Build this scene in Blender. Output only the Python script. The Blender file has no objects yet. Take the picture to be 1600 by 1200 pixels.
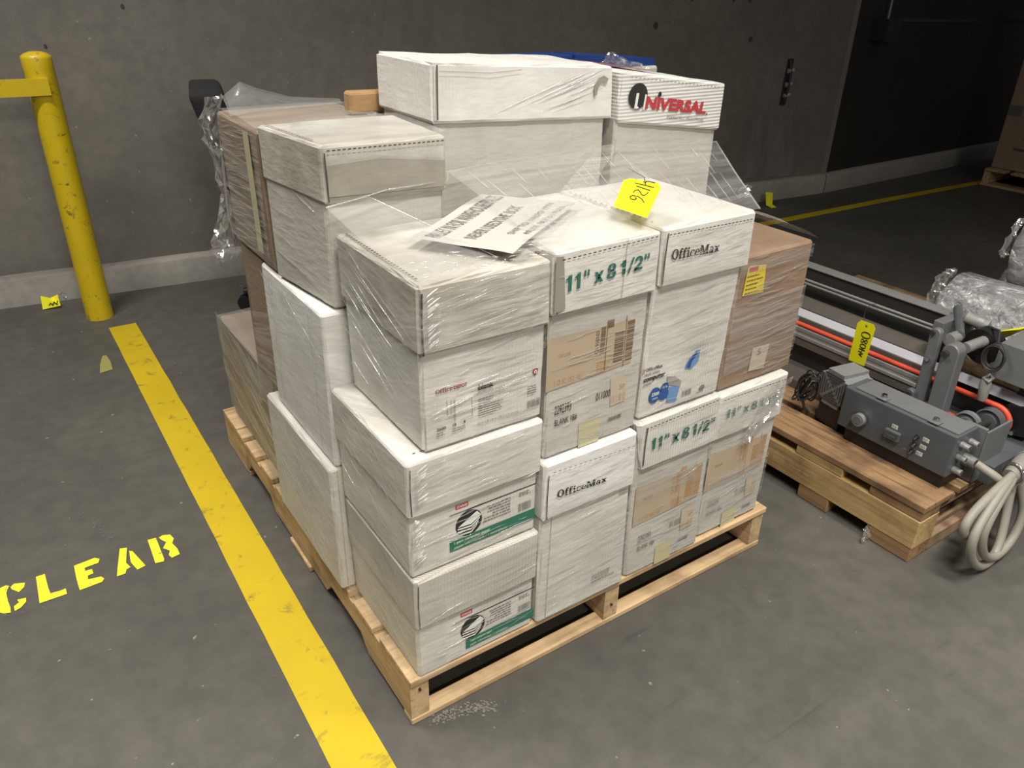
import bpy, bmesh, math, random
from mathutils import Vector, Matrix, noise
random.seed(7)
S = bpy.context.scene
COL = S.collection
PI = math.pi

# ------------------------------------------------------------------ camera
cam_d = bpy.data.cameras.new('camera'); cam = bpy.data.objects.new('camera', cam_d); COL.objects.link(cam)
cam_d.sensor_width = 36.0; cam_d.lens = 36.0*1214.884/1600; cam_d.clip_start = .02
_r = Vector((0.8288822781, -0.5590620463, 0.0200947082)); _u = Vector((0.2487476041, 0.4004989259, 0.8818873169)); _f = Vector((0.5010776371, 0.7259822578, -0.4710318068))
cam.matrix_world = Matrix(((_r.x, _u.x, -_f.x, -0.4388245), (_r.y, _u.y, -_f.y, -0.9523205), (_r.z, _u.z, -_f.z, 1.3226699), (0, 0, 0, 1)))
S.camera = cam
S.view_settings.view_transform = 'Standard'; S.view_settings.look = 'None'; S.view_settings.gamma = 1; S.view_settings.use_curve_mapping = False
S.view_settings.exposure = 0.10
# ------------------------------------------------------------------ light
W = bpy.data.worlds.new('world'); S.world = W; W.use_nodes = True
W.node_tree.nodes['Background'].inputs[0].default_value = (1.0, .96, .88, 1); W.node_tree.nodes['Background'].inputs[1].default_value = .085
def area(name, loc, size, power, target=None, color=(1, .95, .86), spread=PI):
    l = bpy.data.lights.new(name, 'AREA'); l.shape = 'RECTANGLE'; l.size, l.size_y = size; l.energy = power; l.color = color; l.spread = spread
    o = bpy.data.objects.new(name, l); COL.objects.link(o); o.location = loc
    d = (Vector(target) - Vector(loc)) if target else Vector((0, 0, -1))
    o.rotation_euler = d.to_track_quat('-Z', 'Y').to_euler()
    return o
area('ceiling_lamp_by_wall', (-1.0, 1.30, 3.7), (1.2, .25), 54, spread=math.radians(125))
area('ceiling_lamp_over_aisle', (-.15, -1.45, 3.7), (1.4, .3), 74, spread=math.radians(120))
area('front_fill_light', (-.6, -5.2, 3.7), (1.4, .4), 24, (.3, .0, .5), spread=math.radians(90))  # added fill behind the camera to brighten the carton fronts
area('ceiling_lamp_by_machine', (1.35, -1.0, 3.7), (.3, 1.0), 17, spread=math.radians(75))

# ------------------------------------------------------------------ materials
def mat(name):
    m = bpy.data.materials.new(name); m.use_nodes = True; n = m.node_tree
    b = n.nodes['Principled BSDF']; return m, n, b
def lk(n, a, b): n.links.new(a, b)
def nd(n, t, **k):
    x = n.nodes.new(t)
    for a, v in k.items():
        if a in x.inputs.keys() if isinstance(a, str) else False: x.inputs[a].default_value = v
        else: setattr(x, a, v)
    return x
def coords(n, scale=(1, 1, 1), out='Object', rot=(0, 0, 0)):
    c = n.nodes.new('ShaderNodeTexCoord'); mp = n.nodes.new('ShaderNodeMapping'); mp.inputs['Scale'].default_value = scale; mp.inputs['Rotation'].default_value = rot
    lk(n, c.outputs[out], mp.inputs[0]); return mp.outputs[0]
def noise_n(n, vec, scale=5, detail=4, rough=.55, dist=0):
    x = n.nodes.new('ShaderNodeTexNoise'); x.inputs['Scale'].default_value = scale; x.inputs['Detail'].default_value = detail; x.inputs['Roughness'].default_value = rough; x.inputs['Distortion'].default_value = dist
    lk(n, vec, x.inputs['Vector']); return x.outputs['Fac']
def ramp(n, fac, stops):
    r = n.nodes.new('ShaderNodeValToRGB'); e = r.color_ramp.elements
    while len(e) < len(stops): e.new(.5)
    for i, (p, c) in enumerate(stops):
        e[i].position = p; e[i].color = (c, c, c, 1) if isinstance(c, (int, float)) else (*c, 1)
    lk(n, fac, r.inputs[0]); return r.outputs[0]
def mixc(n, fac, a, b, mode='MIX'):
    x = n.nodes.new('ShaderNodeMix'); x.data_type = 'RGBA'; x.blend_type = mode
    for s, v in ((0, fac), (6, a), (7, b)):
        if hasattr(v, 'is_linked'): lk(n, v, x.inputs[s])
        else: x.inputs[s].default_value = v if s == 0 else (*v, 1)
    return x.outputs[2]
def bump(n, b, h, strength=.3, dist=.01):
    x = n.nodes.new('ShaderNodeBump'); x.inputs['Strength'].default_value = strength; x.inputs['Distance'].default_value = dist
    lk(n, h, x.inputs['Height']); lk(n, x.outputs[0], b.inputs['Normal'])
def plain(name, c, rough=.6, metal=0, spec=.5):
    m, n, b = mat(name); b.inputs['Base Color'].default_value = (*c, 1); b.inputs['Roughness'].default_value = rough; b.inputs['Metallic'].default_value = metal; b.inputs['Specular IOR Level'].default_value = spec
    return m
def sr(r, g, b):
    f = lambda v: ((v/255+.055)/1.055)**2.4 if v > 10 else v/255/12.92
    return (f(r), f(g), f(b))

def card_mat(name, base, dirt, amount=.5, flute=.25, rough=.55, horiz=False, fl_all=False):
    m, n, b = mat(name)
    v = coords(n)
    big = noise_n(n, v, 7, 5, .6, .6); fine = noise_n(n, coords(n, (6, 6, 30)), 6, 4)
    c1 = mixc(n, ramp(n, big, [(.38, 0.0), (.75, amount)]), base, dirt)
    c2 = mixc(n, ramp(n, fine, [(.35, .28), (.6, 0.0)]), c1, tuple(x*.72 for x in base))
    lk(n, c2, b.inputs['Base Color'])
    # corrugation: thin upright flutes telegraphing through the liner
    sx = n.nodes.new('ShaderNodeSeparateXYZ'); lk(n, v, sx.inputs[0]); ad = n.nodes.new('ShaderNodeMath'); ad.operation = 'ADD'; lk(n, sx.outputs[2 if horiz else 0], ad.inputs[0])
    if not horiz: lk(n, sx.outputs[1], ad.inputs[1])
    mu = n.nodes.new('ShaderNodeMath'); mu.operation = 'MULTIPLY'; mu.inputs[1].default_value = 2*PI/.0072; lk(n, ad.outputs[0], mu.inputs[0])
    si = n.nodes.new('ShaderNodeMath'); si.operation = 'SINE'; lk(n, mu.outputs[0], si.inputs[0])
    ma = n.nodes.new('ShaderNodeMath'); ma.operation = 'MULTIPLY'; lk(n, si.outputs[0], ma.inputs[0]); ma.inputs[1].default_value = flute
    ma2 = n.nodes.new('ShaderNodeMath'); ma2.operation = 'MULTIPLY'; lk(n, ma.outputs[0], ma2.inputs[0]); lk(n, ramp(n, noise_n(n, v, 4, 2), [(.42, .85 if fl_all else 0.0), (.62, 1.0)]), ma2.inputs[1])
    am = n.nodes.new('ShaderNodeMath'); am.operation = 'ADD'; lk(n, ma2.outputs[0], am.inputs[0]); lk(n, noise_n(n, coords(n, (1, 1, 3)), 28, 5), am.inputs[1])
    bump(n, b, am.outputs[0], .35, .004)
    b.inputs['Roughness'].default_value = rough; b.inputs['Specular IOR Level'].default_value = .35
    return m
WHITE = card_mat('white_carton', (.70, .685, .645), (.45, .425, .375), .55)
WHITE2 = card_mat('white_carton_clean', (.78, .775, .76), (.52, .50, .46), .45)
WHITE3 = card_mat('white_carton_grimy', (.60, .58, .53), (.30, .27, .22), .95)
FLUTED = card_mat('white_carton_fluted', (.70, .69, .65), (.45, .42, .37), .5, .9, fl_all=True); RIBBED = card_mat('white_carton_ribbed', (.76, .755, .74), (.50, .48, .44), .4, .55, horiz=True, fl_all=True); RIBBED2 = card_mat('white_carton_faint_ribs', (.78, .775, .765), (.55, .53, .49), .4, .3, horiz=True)
KTAPE = card_mat('grimy_tape', (.36, .335, .285), (.22, .20, .165), .9, .1, .4)
FLUTED2 = card_mat('grimy_carton_fluted', (.62, .60, .55), (.40, .37, .32), .6, 1.0, fl_all=True)
KRAFT4 = card_mat('kraft_carton_dull', (.30, .225, .165), (.22, .165, .115), .6, .1)
GREYC = card_mat('grey_carton', (.56, .545, .50), (.36, .335, .29), .5, .15)
KRAFT = card_mat('kraft_carton', (.36, .235, .15), (.24, .155, .10), .6, .1)
KRAFT5 = card_mat('kraft_carton_brown', (.31, .215, .15), (.21, .14, .095), .6, .1)
KRAFT2 = card_mat('kraft_carton_orange', (.44, .27, .13), (.30, .18, .09), .5, .1)
KRAFT3 = card_mat('kraft_carton_pale', (.42, .31, .22), (.28, .20, .14), .6, .1)
INK = plain('black_ink', (.025, .024, .022), .7); DARKINK = plain('dark_grey_ink', (.06, .058, .055), .7); GREYINK = plain('grey_ink', (.20, .19, .18), .7); PALEINK = plain('pale_grey_ink', (.34, .32, .30), .7)
GREEN = plain('green_ink', (.035, .15, .115), .6); GREENBAND = plain('green_band_ink', (.035, .17, .105), .5); RED = plain('red_ink', (.50, .045, .055), .6); DRED = plain('dark_red_ink', (.28, .03, .03), .6)
TAN = plain('tan_ink', (.45, .355, .255), .65); TAN2 = plain('pale_tan_ink', (.50, .43, .33), .65); BROWNINK = plain('brown_ink', (.17, .10, .065), .7); ORANGEINK = plain('orange_brown_ink', (.47, .27, .12), .7)
TAPE = plain('yellowed_tape', (.54, .50, .31), .35); BTAPE = plain('smoky_tape', (.30, .28, .25), .3); BLUE1 = plain('blue_ink', (.035, .10, .30), .5); BLUE2 = plain('light_blue_ink', (.16, .29, .52), .55); PAPER = plain('white_label', (.50, .50, .47), .5)
YELLAB = plain('yellow_label', (.66, .52, .05), .5); SLOT = plain('slot_dark', (.06, .055, .05), .8); CREASE = plain('crease_grey', (.36, .34, .30), .7); WHITEINK = plain('white_ink', (.78, .78, .75), .6)

def wood_mat(name, c1, c2, axis):
    m, n, b = mat(name)
    sc = {'x': (2, 34, 34), 'y': (34, 2, 34), 'z': (34, 34, 2)}[axis]
    g = noise_n(n, coords(n, sc), 1.6, 6, .6, .5); blot = noise_n(n, coords(n), 9, 4)
    c = ramp(n, g, [(.28, c2), (.5, c1), (.75, tuple(min(1, x*1.18) for x in c1))])
    c = mixc(n, ramp(n, blot, [(.48, 0.0), (.74, .75)]), c, tuple(x*.5 for x in c2))
    lk(n, c, b.inputs['Base Color']); b.inputs['Roughness'].default_value = .75; bump(n, b, g, .4, .004); return m
WX = wood_mat('pine_board_across', (.58, .41, .235), (.37, .235, .12), 'x'); WY = wood_mat('pine_stringer', (.55, .39, .22), (.36, .225, .115), 'y')
W2Y = wood_mat('old_pine_lengthwise', (.33, .20, .10), (.14, .075, .035), 'y'); W2YL = wood_mat('yellow_pine_lengthwise', (.55, .38, .17), (.36, .22, .09), 'y'); W2X = wood_mat('old_pine_across', (.34, .225, .14), (.17, .105, .06), 'x')

def concrete(name, c1, c2, sc=1.2, speck=0.0, bs=.25):
    m, n, b = mat(name); v = coords(n)
    a = noise_n(n, v, sc, 8, .62, .4); f = noise_n(n, v, sc*14, 5, .6)
    c = ramp(n, a, [(.3, c2), (.7, c1)])
    c = mixc(n, ramp(n, f, [(.3, .4), (.62, 0.0)]), c, tuple(x*.72 for x in c2))
    if speck:
        s = noise_n(n, v, 42, 2, .5); c = mixc(n, ramp(n, s, [(.735, 0.0), (.765, speck)]), c, tuple(min(.6, x*3.2) for x in c1))
        st = noise_n(n, coords(n, (1, 5, 1), rot=(0, 0, .5)), 2.6, 6, .7, .8); c = mixc(n, ramp(n, st, [(.62, 0.0), (.75, .45)]), c, tuple(x*.45 for x in c2))
    lk(n, c, b.inputs['Base Color']); b.inputs['Roughness'].default_value = .62; b.inputs['Specular IOR Level'].default_value = .35; bump(n, b, f, bs, .006); return m
FLOORM = concrete('stained_floor_concrete', (.120, .114, .100), (.068, .065, .058), 1.3, .55)
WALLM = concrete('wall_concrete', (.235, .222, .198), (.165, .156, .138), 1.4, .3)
WALLD = concrete('shaded_wall_concrete', (.045, .042, .035), (.028, .026, .022), 1.1)  # wall concrete darkened to carry the light fall-off towards the right
CURBM = concrete('curb_concrete', (.40, .385, .355), (.30, .285, .26), 2.2, .1)
SEAM = plain('seam_filler', (.22, .21, .19), .8)
def paint(name, c, chip, amt=.6, rough=.5, sc=22):
    m, n, b = mat(name); v = coords(n)
    f = noise_n(n, v, sc, 7, .7, .5); g = noise_n(n, v, 5, 4)
    x = mixc(n, ramp(n, g, [(.35, .35), (.7, 0.0)]), c, tuple(k*.72 for k in c))
    x = mixc(n, ramp(n, f, [(.31, amt), (.43, 0.0)]), x, chip)
    lk(n, x, b.inputs['Base Color']); b.inputs['Roughness'].default_value = rough; bump(n, b, f, .2, .002); return m
YPAINT = paint('yellow_floor_paint', (.58, .42, .006), (.20, .16, .03), .9, .6, 16); YPOST = paint('yellow_post_paint', (.68, .50, .012), (.06, .05, .03), .95, .38, 26)
YPALE = paint('faded_yellow_paint', (.33, .31, .10), (.15, .14, .10), .8); YLET = paint('yellow_stencil_paint', (.90, .80, .03), (.14, .13, .08), .9, .6, 30)
YTAG = plain('yellow_tag_card', (.92, .88, .01), .5)
BLACKP = plain('black_plastic', (.012, .012, .014), .45); BLUEP = plain('blue_plastic', (.012, .045, .20), .4); CLOTH = plain('black_fabric', (.014, .014, .016), .9)
def steel(name, c, rough=.45, metal=.0):
    m, n, b = mat(name); f = noise_n(n, coords(n), 30, 5)
    lk(n, mixc(n, ramp(n, f, [(.35, .3), (.65, 0.0)]), c, tuple(x*.75 for x in c)), b.inputs['Base Color']); b.inputs['Roughness'].default_value = rough; b.inputs['Metallic'].default_value = metal; bump(n, b, f, .08, .002); return m
GPAINT = steel('grey_machine_paint', (.155, .16, .165), .4); DGPAINT = steel('slate_machine_paint', (.095, .105, .115), .42); GRILLEM = steel('light_motor_paint', (.25, .255, .26), .45); DARKST = steel('dark_steel', (.035, .034, .032), .45); LGREY = steel('light_grey_metal', (.30, .30, .295), .4, .3)
CHROME = plain('chrome', (.62, .62, .62), .18, 1); BELTW = plain('pale_lavender_strip', (.55, .56, .62), .4); BELTR = plain('red_belt', (.72, .085, .04), .45); CABLE = steel('grey_cable_jacket', (.29, .275, .235), .55); HOSE = steel('grey_hose', (.25, .245, .225), .5)
TROUGH = steel('worn_brown_steel', (.15, .135, .12), .4, .2); LABELW = plain('white_legend_plate', (.7, .7, .66), .5); WIRE = plain('steel_wire', (.55, .55, .54), .25, 1)

def film_mat(name, lo, hi, white, gl, sc=(3, 60, 1), rough=.16, bs=.6):
    m = bpy.data.materials.new(name); m.use_nodes = True; n = m.node_tree; n.nodes.remove(n.nodes['Principled BSDF']); out = n.nodes['Material Output']
    v = coords(n, sc, 'UV'); f = noise_n(n, v, 1.0, 5, .6, .4)
    bp = n.nodes.new('ShaderNodeBump'); bp.inputs['Strength'].default_value = bs; bp.inputs['Distance'].default_value = .004; lk(n, f, bp.inputs['Height'])
    d = n.nodes.new('ShaderNodeBsdfDiffuse'); d.inputs[0].default_value = (white, white, white*.97, 1); g = n.nodes.new('ShaderNodeBsdfGlossy'); g.inputs['Roughness'].default_value = rough; g.inputs[0].default_value = (.95, .95, .95, 1)
    lk(n, bp.outputs[0], g.inputs['Normal']); lk(n, bp.outputs[0], d.inputs['Normal'])
    m1 = n.nodes.new('ShaderNodeMixShader'); m1.inputs[0].default_value = gl; lk(n, d.outputs[0], m1.inputs[1]); lk(n, g.outputs[0], m1.inputs[2])
    t = n.nodes.new('ShaderNodeBsdfTransparent'); m2 = n.nodes.new('ShaderNodeMixShader'); lk(n, ramp(n, f, [(.36, lo), (.68, hi)]), m2.inputs[0]); lk(n, t.outputs[0], m2.inputs[1]); lk(n, m1.outputs[0], m2.inputs[2])
    lk(n, m2.outputs[0], out.inputs[0]); return m
FILM = film_mat('stretch_film', .13, .33, .75, .42, (3, 32, 1)); FILMC2 = film_mat('milky_film', .12, .42, .70, .45, (4, 50, 1), .14); FILMB = film_mat('stretch_film_band', .02, .42, .80, .40, (3.5, 75, 1), .2, 1.0); FILMR = film_mat('stretch_film_ridge', .22, .6, .80, .55, (20, 3, 1), .2); FILMC = film_mat('crumpled_film', .12, .75, .8, .75, (14, 14, 1), .08, 1.0)

# ------------------------------------------------------------------ mesh builder
class MB:
    def __init__(s): s.v = []; s.f = []; s.uv = {}; s.sm = set()
    def add(s, vs, fs, smooth=False):
        o = len(s.v); s.v += [Vector(p) for p in vs]
        for f in fs:
            if smooth: s.sm.add(len(s.f))
            s.f.append([i+o for i in f])
        return o
    def hexa(s, P):   # P: 8 points, bottom FL FR BR BL then top
        return s.add(P, [(3, 2, 1, 0), (4, 5, 6, 7), (0, 1, 5, 4), (1, 2, 6, 5), (2, 3, 7, 6), (3, 0, 4, 7)])
    def box(s, x0, x1, y0, y1, z0, z1): return s.hexa([(x0, y0, z0), (x1, y0, z0), (x1, y1, z0), (x0, y1, z0), (x0, y0, z1), (x1, y0, z1), (x1, y1, z1), (x0, y1, z1)])
    def bbox(s, x0, x1, y0, y1, z0, z1, b=.003):   # box with chamfered edges
        bm = bmesh.new(); bmesh.ops.create_cube(bm, size=1)
        for v in bm.verts: v.co = Vector((x0+(v.co.x+.5)*(x1-x0), y0+(v.co.y+.5)*(y1-y0), z0+(v.co.z+.5)*(z1-z0)))
        bmesh.ops.bevel(bm, geom=bm.edges[:], offset=b, segments=2, profile=.5, affect='EDGES')
        s.frombm(bm)
    def frombm(s, bm, smooth=False):
        bm.verts.index_update(); s.add([v.co.copy() for v in bm.verts], [[v.index for v in f.verts] for f in bm.faces], smooth); bm.free()
    def prism(s, poly, n):   # poly: 3D points, extruded by vector n
        k = len(poly); n = Vector(n); s.add([Vector(p) for p in poly] + [Vector(p)+n for p in poly], [list(range(k))[::-1], [i+k for i in range(k)]] + [(i, (i+1) % k, (i+1) % k+k, i+k) for i in range(k)])
    def tube(s, pts, r, n=10, closed=False, cap=True):
        pts = [Vector(p) for p in pts]; k = len(pts); rs = r if isinstance(r, (list, tuple)) else [r]*k
        up = None; o = len(s.v); rings = []
        for i, p in enumerate(pts):
            a = pts[(i-1) % k] if (i or closed) else p; b = pts[(i+1) % k] if (i < k-1 or closed) else p
            t = (b-a).normalized()
            if up is None: up = t.orthogonal().normalized()
            up = (up - t*up.dot(t)); up = up.normalized() if up.length > 1e-6 else t.orthogonal().normalized(); w = t.cross(up)
            rings.append([p + (up*math.cos(2*PI*j/n)+w*math.sin(2*PI*j/n))*rs[i] for j in range(n)])
        vs = [q for rg in rings for q in rg]; fs = []
        for i in range(k if closed else k-1):
            for j in range(n): fs.append((i*n+j, i*n+(j+1) % n, ((i+1) % k)*n+(j+1) % n, ((i+1) % k)*n+j))
        s.add(vs, fs, True)
        if cap and not closed: s.add(rings[0], [list(range(n))[::-1]]); s.add(rings[-1], [list(range(n))])
    def cyl(s, a, b, r, n=24, r2=None):
        s.tube([a, b], [r, r if r2 is None else r2], n)
    def sheet(s, G):   # grid of points rows x cols, with uv in metres
        R, C = len(G), len(G[0]); o = s.add([p for row in G for p in row], [])
        U = [[0]*C for _ in range(R)]; V = [[0]*C for _ in range(R)]
        for i in range(R):
            for j in range(C):
                if j: U[i][j] = U[i][j-1] + (Vector(G[i][j])-Vector(G[i][j-1])).length
                if i: V[i][j] = V[i-1][j] + (Vector(G[i][j])-Vector(G[i-1][j])).length
        for i in range(R-1):
            for j in range(C-1):
                q = [(i, j), (i, j+1), (i+1, j+1), (i+1, j)]
                s.uv[len(s.f)] = [(U[a][b], V[a][b]) for a, b in q]; s.sm.add(len(s.f)); s.f.append([o+a*C+b for a, b in q])
    def build(s, name, m, parent=None, loc=None):
        me = bpy.data.meshes.new(name); L = Vector(parent.location) if (parent is not None and loc is None) else Vector(loc or (0, 0, 0))
        if parent is not None and parent.parent is not None: L = L + parent.parent.location
        me.from_pydata([p-L for p in s.v], [], s.f); me.materials.append(m)
        if s.uv:
            uv = me.uv_layers.new(name='uv'); k = 0
            for i, f in enumerate(s.f):
                c = s.uv.get(i)
                for j in range(len(f)):
                    if c: uv.data[k].uv = c[j]
                    k += 1
        for i in s.sm: me.polygons[i].use_smooth = True
        o = bpy.data.objects.new(name, me); COL.objects.link(o)
        if parent is not None: o.parent = parent
        elif loc: o.location = L
        return o
def thing(name, label, cat, loc=(0, 0, 0), group=None):
    o = bpy.data.objects.new(name, None); COL.objects.link(o); o.location = loc; o.empty_display_size = .05
    o['label'] = label; o['category'] = cat
    if group: o['group'] = group
    return o
def tag(o, label, cat, group=None, kind=None):
    o['label'] = label; o['category'] = cat
    if group: o['group'] = group
    if kind: o['kind'] = kind
    return o
def struct(o, label=None):
    o['kind'] = 'structure'
    if label: o['label'] = label
    return o
def sub_build(mb, name, m, part):   # sub-part: part sits at its thing's origin
    return mb.build(name, m, part)

# ------------------------------------------------------------------ lettering
_tc = {}
def text_tris(s, bold=0.0, shear=0.0, spacing=1.0):
    k = (s, bold, shear, spacing)
    if k in _tc: return _tc[k]
    c = bpy.data.curves.new('lettering', 'FONT'); c.body = s; c.offset = bold; c.shear = shear; c.resolution_u = 3; c.space_character = spacing
    o = bpy.data.objects.new('lettering', c); COL.objects.link(o)
    dg = bpy.context.evaluated_depsgraph_get(); me = o.evaluated_get(dg).to_mesh()
    v = [(p.co.x, p.co.y) for p in me.vertices]; f = [list(p.vertices) for p in me.polygons]
    o.evaluated_get(dg).to_mesh_clear(); bpy.data.objects.remove(o); bpy.data.curves.remove(c)
    _tc[k] = (v, f); return v, f
def rect(x0, y0, x1, y1): return ([(x0, y0), (x1, y0), (x1, y1), (x0, y1)], [[0, 1, 2, 3]])
def ring(cx, cy, rx, ry, tx, ty, a0=0, a1=360, n=24):
    v = []; f = []
    for i in range(n+1):
        a = math.radians(a0+(a1-a0)*i/n); v += [(cx+rx*math.cos(a), cy+ry*math.sin(a)), (cx+(rx-tx)*math.cos(a), cy+(ry-ty)*math.sin(a))]
    for i in range(n): f.append([2*i, 2*i+2, 2*i+3, 2*i+1])
    return v, f
def disc(cx, cy, rx, ry, n=28): return ([(cx+rx*math.cos(2*PI*i/n), cy+ry*math.sin(2*PI*i/n)) for i in range(n)], [list(range(n))])
def poly(*p): return (list(p), [list(range(len(p)))])
SLAB = {
 'O': (.74, [ring(.35, .36, .34, .38, .16, .085)]),
 'f': (.40, [rect(.10, 0, .24, .58), rect(0, .43, .36, .50), rect(.01, 0, .35, .065), ring(.25, .56, .15, .19, .13, .07, 20, 180, 10), disc(.35, .64, .05, .055)]),
 'i': (.36, [rect(.10, 0, .24, .50), rect(.01, 0, .34, .065), rect(.02, .435, .2, .50), disc(.17, .65, .085, .085)]),
 'c': (.50, [ring(.25, .25, .24, .265, .13, .07, 45, 320, 20), disc(.40, .39, .06, .065)]),
 'e': (.52, [ring(.26, .25, .25, .265, .13, .07, 0, 320, 22), rect(.10, .235, .50, .295)]),
 'M': (1.02, [rect(.10, 0, .19, .72), rect(.72, 0, .89, .72), rect(0, 0, .29, .07), rect(.62, 0, .99, .07), rect(0, .65, .25, .72), rect(.74, .65, .99, .72), poly((.12, .72), (.30, .72), (.56, .10), (.46, .0)), poly((.46, 0), (.53, 0), (.80, .72), (.70, .72))]),
 'a': (.55, [ring(.20, .15, .19, .165, .12, .06), rect(.31, 0, .44, .36), rect(.33, 0, .53, .06), ring(.24, .34, .20, .18, .12, .065, 0, 165, 12)]),
 'x': (.56, [poly((.04, 0), (.18, 0), (.52, .5), (.38, .5)), poly((.02, .5), (.20, .5), (.54, 0), (.36, 0)), rect(0, 0, .22, .055), rect(.32, 0, .56, .055), rect(0, .445, .22, .5), rect(.34, .445, .54, .5)])}
SANS = {
 '1': (.46, [rect(.17, 0, .33, .72), poly((.17, .72), (.17, .52), (.03, .50), (.03, .58), (.12, .61))]),
 '"': (.42, [rect(.05, .46, .15, .74), rect(.23, .46, .33, .74)]), ' ': (.16, [rect(.07, .3, .0701, .3001)]),
 'x': (.56, [poly((.02, 0), (.19, 0), (.54, .52), (.37, .52)), poly((.02, .52), (.19, .52), (.54, 0), (.37, 0))]),
 '8': (.56, [ring(.27, .53, .22, .20, .13, .10), ring(.27, .20, .25, .21, .14, .11)]),
 '/': (.36, [poly((.0, -.02), (.11, -.02), (.36, .74), (.25, .74))]),
 '2': (.54, [ring(.26, .50, .235, .23, .14, .12, -35, 180, 16), poly((.02, 0), (.02, .12), (.34, .42), (.46, .34), (.24, .12)), rect(.02, 0, .5, .125)])}
def slab_word(w, SLAB=SLAB):
    v = []; f = []; x = 0
    for ch in w:
        adv, prims = SLAB[ch]
        for pv, pf in prims:
            o = len(v); v += [(a+x, b) for a, b in pv]; f += [[i+o for i in q] for q in pf]
        x += adv
    return v, f
class Face:   # a flat face: origin, unit u, unit v; n points outwards
    def __init__(s, o, u, v, off=.0012): s.o = Vector(o); s.u = Vector(u).normalized(); s.v = Vector(v).normalized(); s.n = s.u.cross(s.v).normalized(); s.off = off
    def p(s, a, b, lift=0): return s.o + s.u*a + s.v*b + s.n*(s.off+lift)
class Front:  # a carton's front face addressed by world x and z, at depth y
    def __init__(s, y, off=.0015): s.y = y; s.off = off
    def p(s, x, z, lift=0): return Vector((x, s.y-s.off-lift, z))
def put(mb, F, shape, x0, y0, x1, y1, lift=0, y0r=None, y1r=None):   # shape bbox stretched to the quad (left y0..y1, right y0r..y1r)
    v, f = shape; y0r = y0 if y0r is None else y0r; y1r = y1 if y1r is None else y1r
    ax = min(p[0] for p in v); bx = max(p[0] for p in v); ay = min(p[1] for p in v); by = max(p[1] for p in v)
    P = []
    for p in v:
        t = (p[0]-ax)/max(1e-6, bx-ax); w = (p[1]-ay)/max(1e-6, by-ay)
        lo = y0+(y0r-y0)*t; hi = y1+(y1r-y1)*t
        P.append(F.p(x0+(x1-x0)*t, lo+(hi-lo)*w, lift))
    mb.add(P, f)
def raw(mb, F, shape, lift=0): mb.add([F.p(a, b, lift) for a, b in shape[0]], shape[1])
def bars(mb, F, x0, y0, x1, y1, n=16, seed=1, upright=True, lift=0):
    R = random.Random(seed); t = 0; L = (x1-x0) if upright else (y1-y0); un = L/(n*2.2)
    while t < L-un*.5:
        w = un*R.choice((.5, .8, 1.2, 1.6)); w = min(w, L-t)
        raw(mb, F, rect(x0+t, y0, x0+t+w, y1) if upright else rect(x0, y0+t, x1, y0+t+w), lift); t += w+un*R.choice((.5, .9, 1.3))
def lines(mb, F, x0, y0, x1, y1, n, seed=1, right=False, h=.5, lift=0):   # rows of word-like dashes: print too small to read
    R = random.Random(seed); st = (y1-y0)/n
    for i in range(n):
        y = y1-st*(i+.9); L = (x1-x0)*R.uniform(.6, 1); a = x1-L if right else x0; b = a+L; x = a
        while x < b:
            w = min(b-x, R.uniform(.003, .009)); raw(mb, F, rect(x, y, x+w, y+st*h), lift); x += w+.0016
def stroke(mb, F, pts, w, lift=0):
    for (a, b), (c, d) in zip(pts, pts[1:]):
        L = math.hypot(c-a, d-b) or 1e-6; nx, ny = -(d-b)/L*w/2, (c-a)/L*w/2; ex, ey = (c-a)/L*w*.3, (d-b)/L*w*.3
        raw(mb, F, poly((a-ex-nx, b-ey-ny), (c+ex-nx, d+ey-ny), (c+ex+nx, d+ey+ny), (a-ex+nx, b-ey+ny)), lift)

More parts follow.
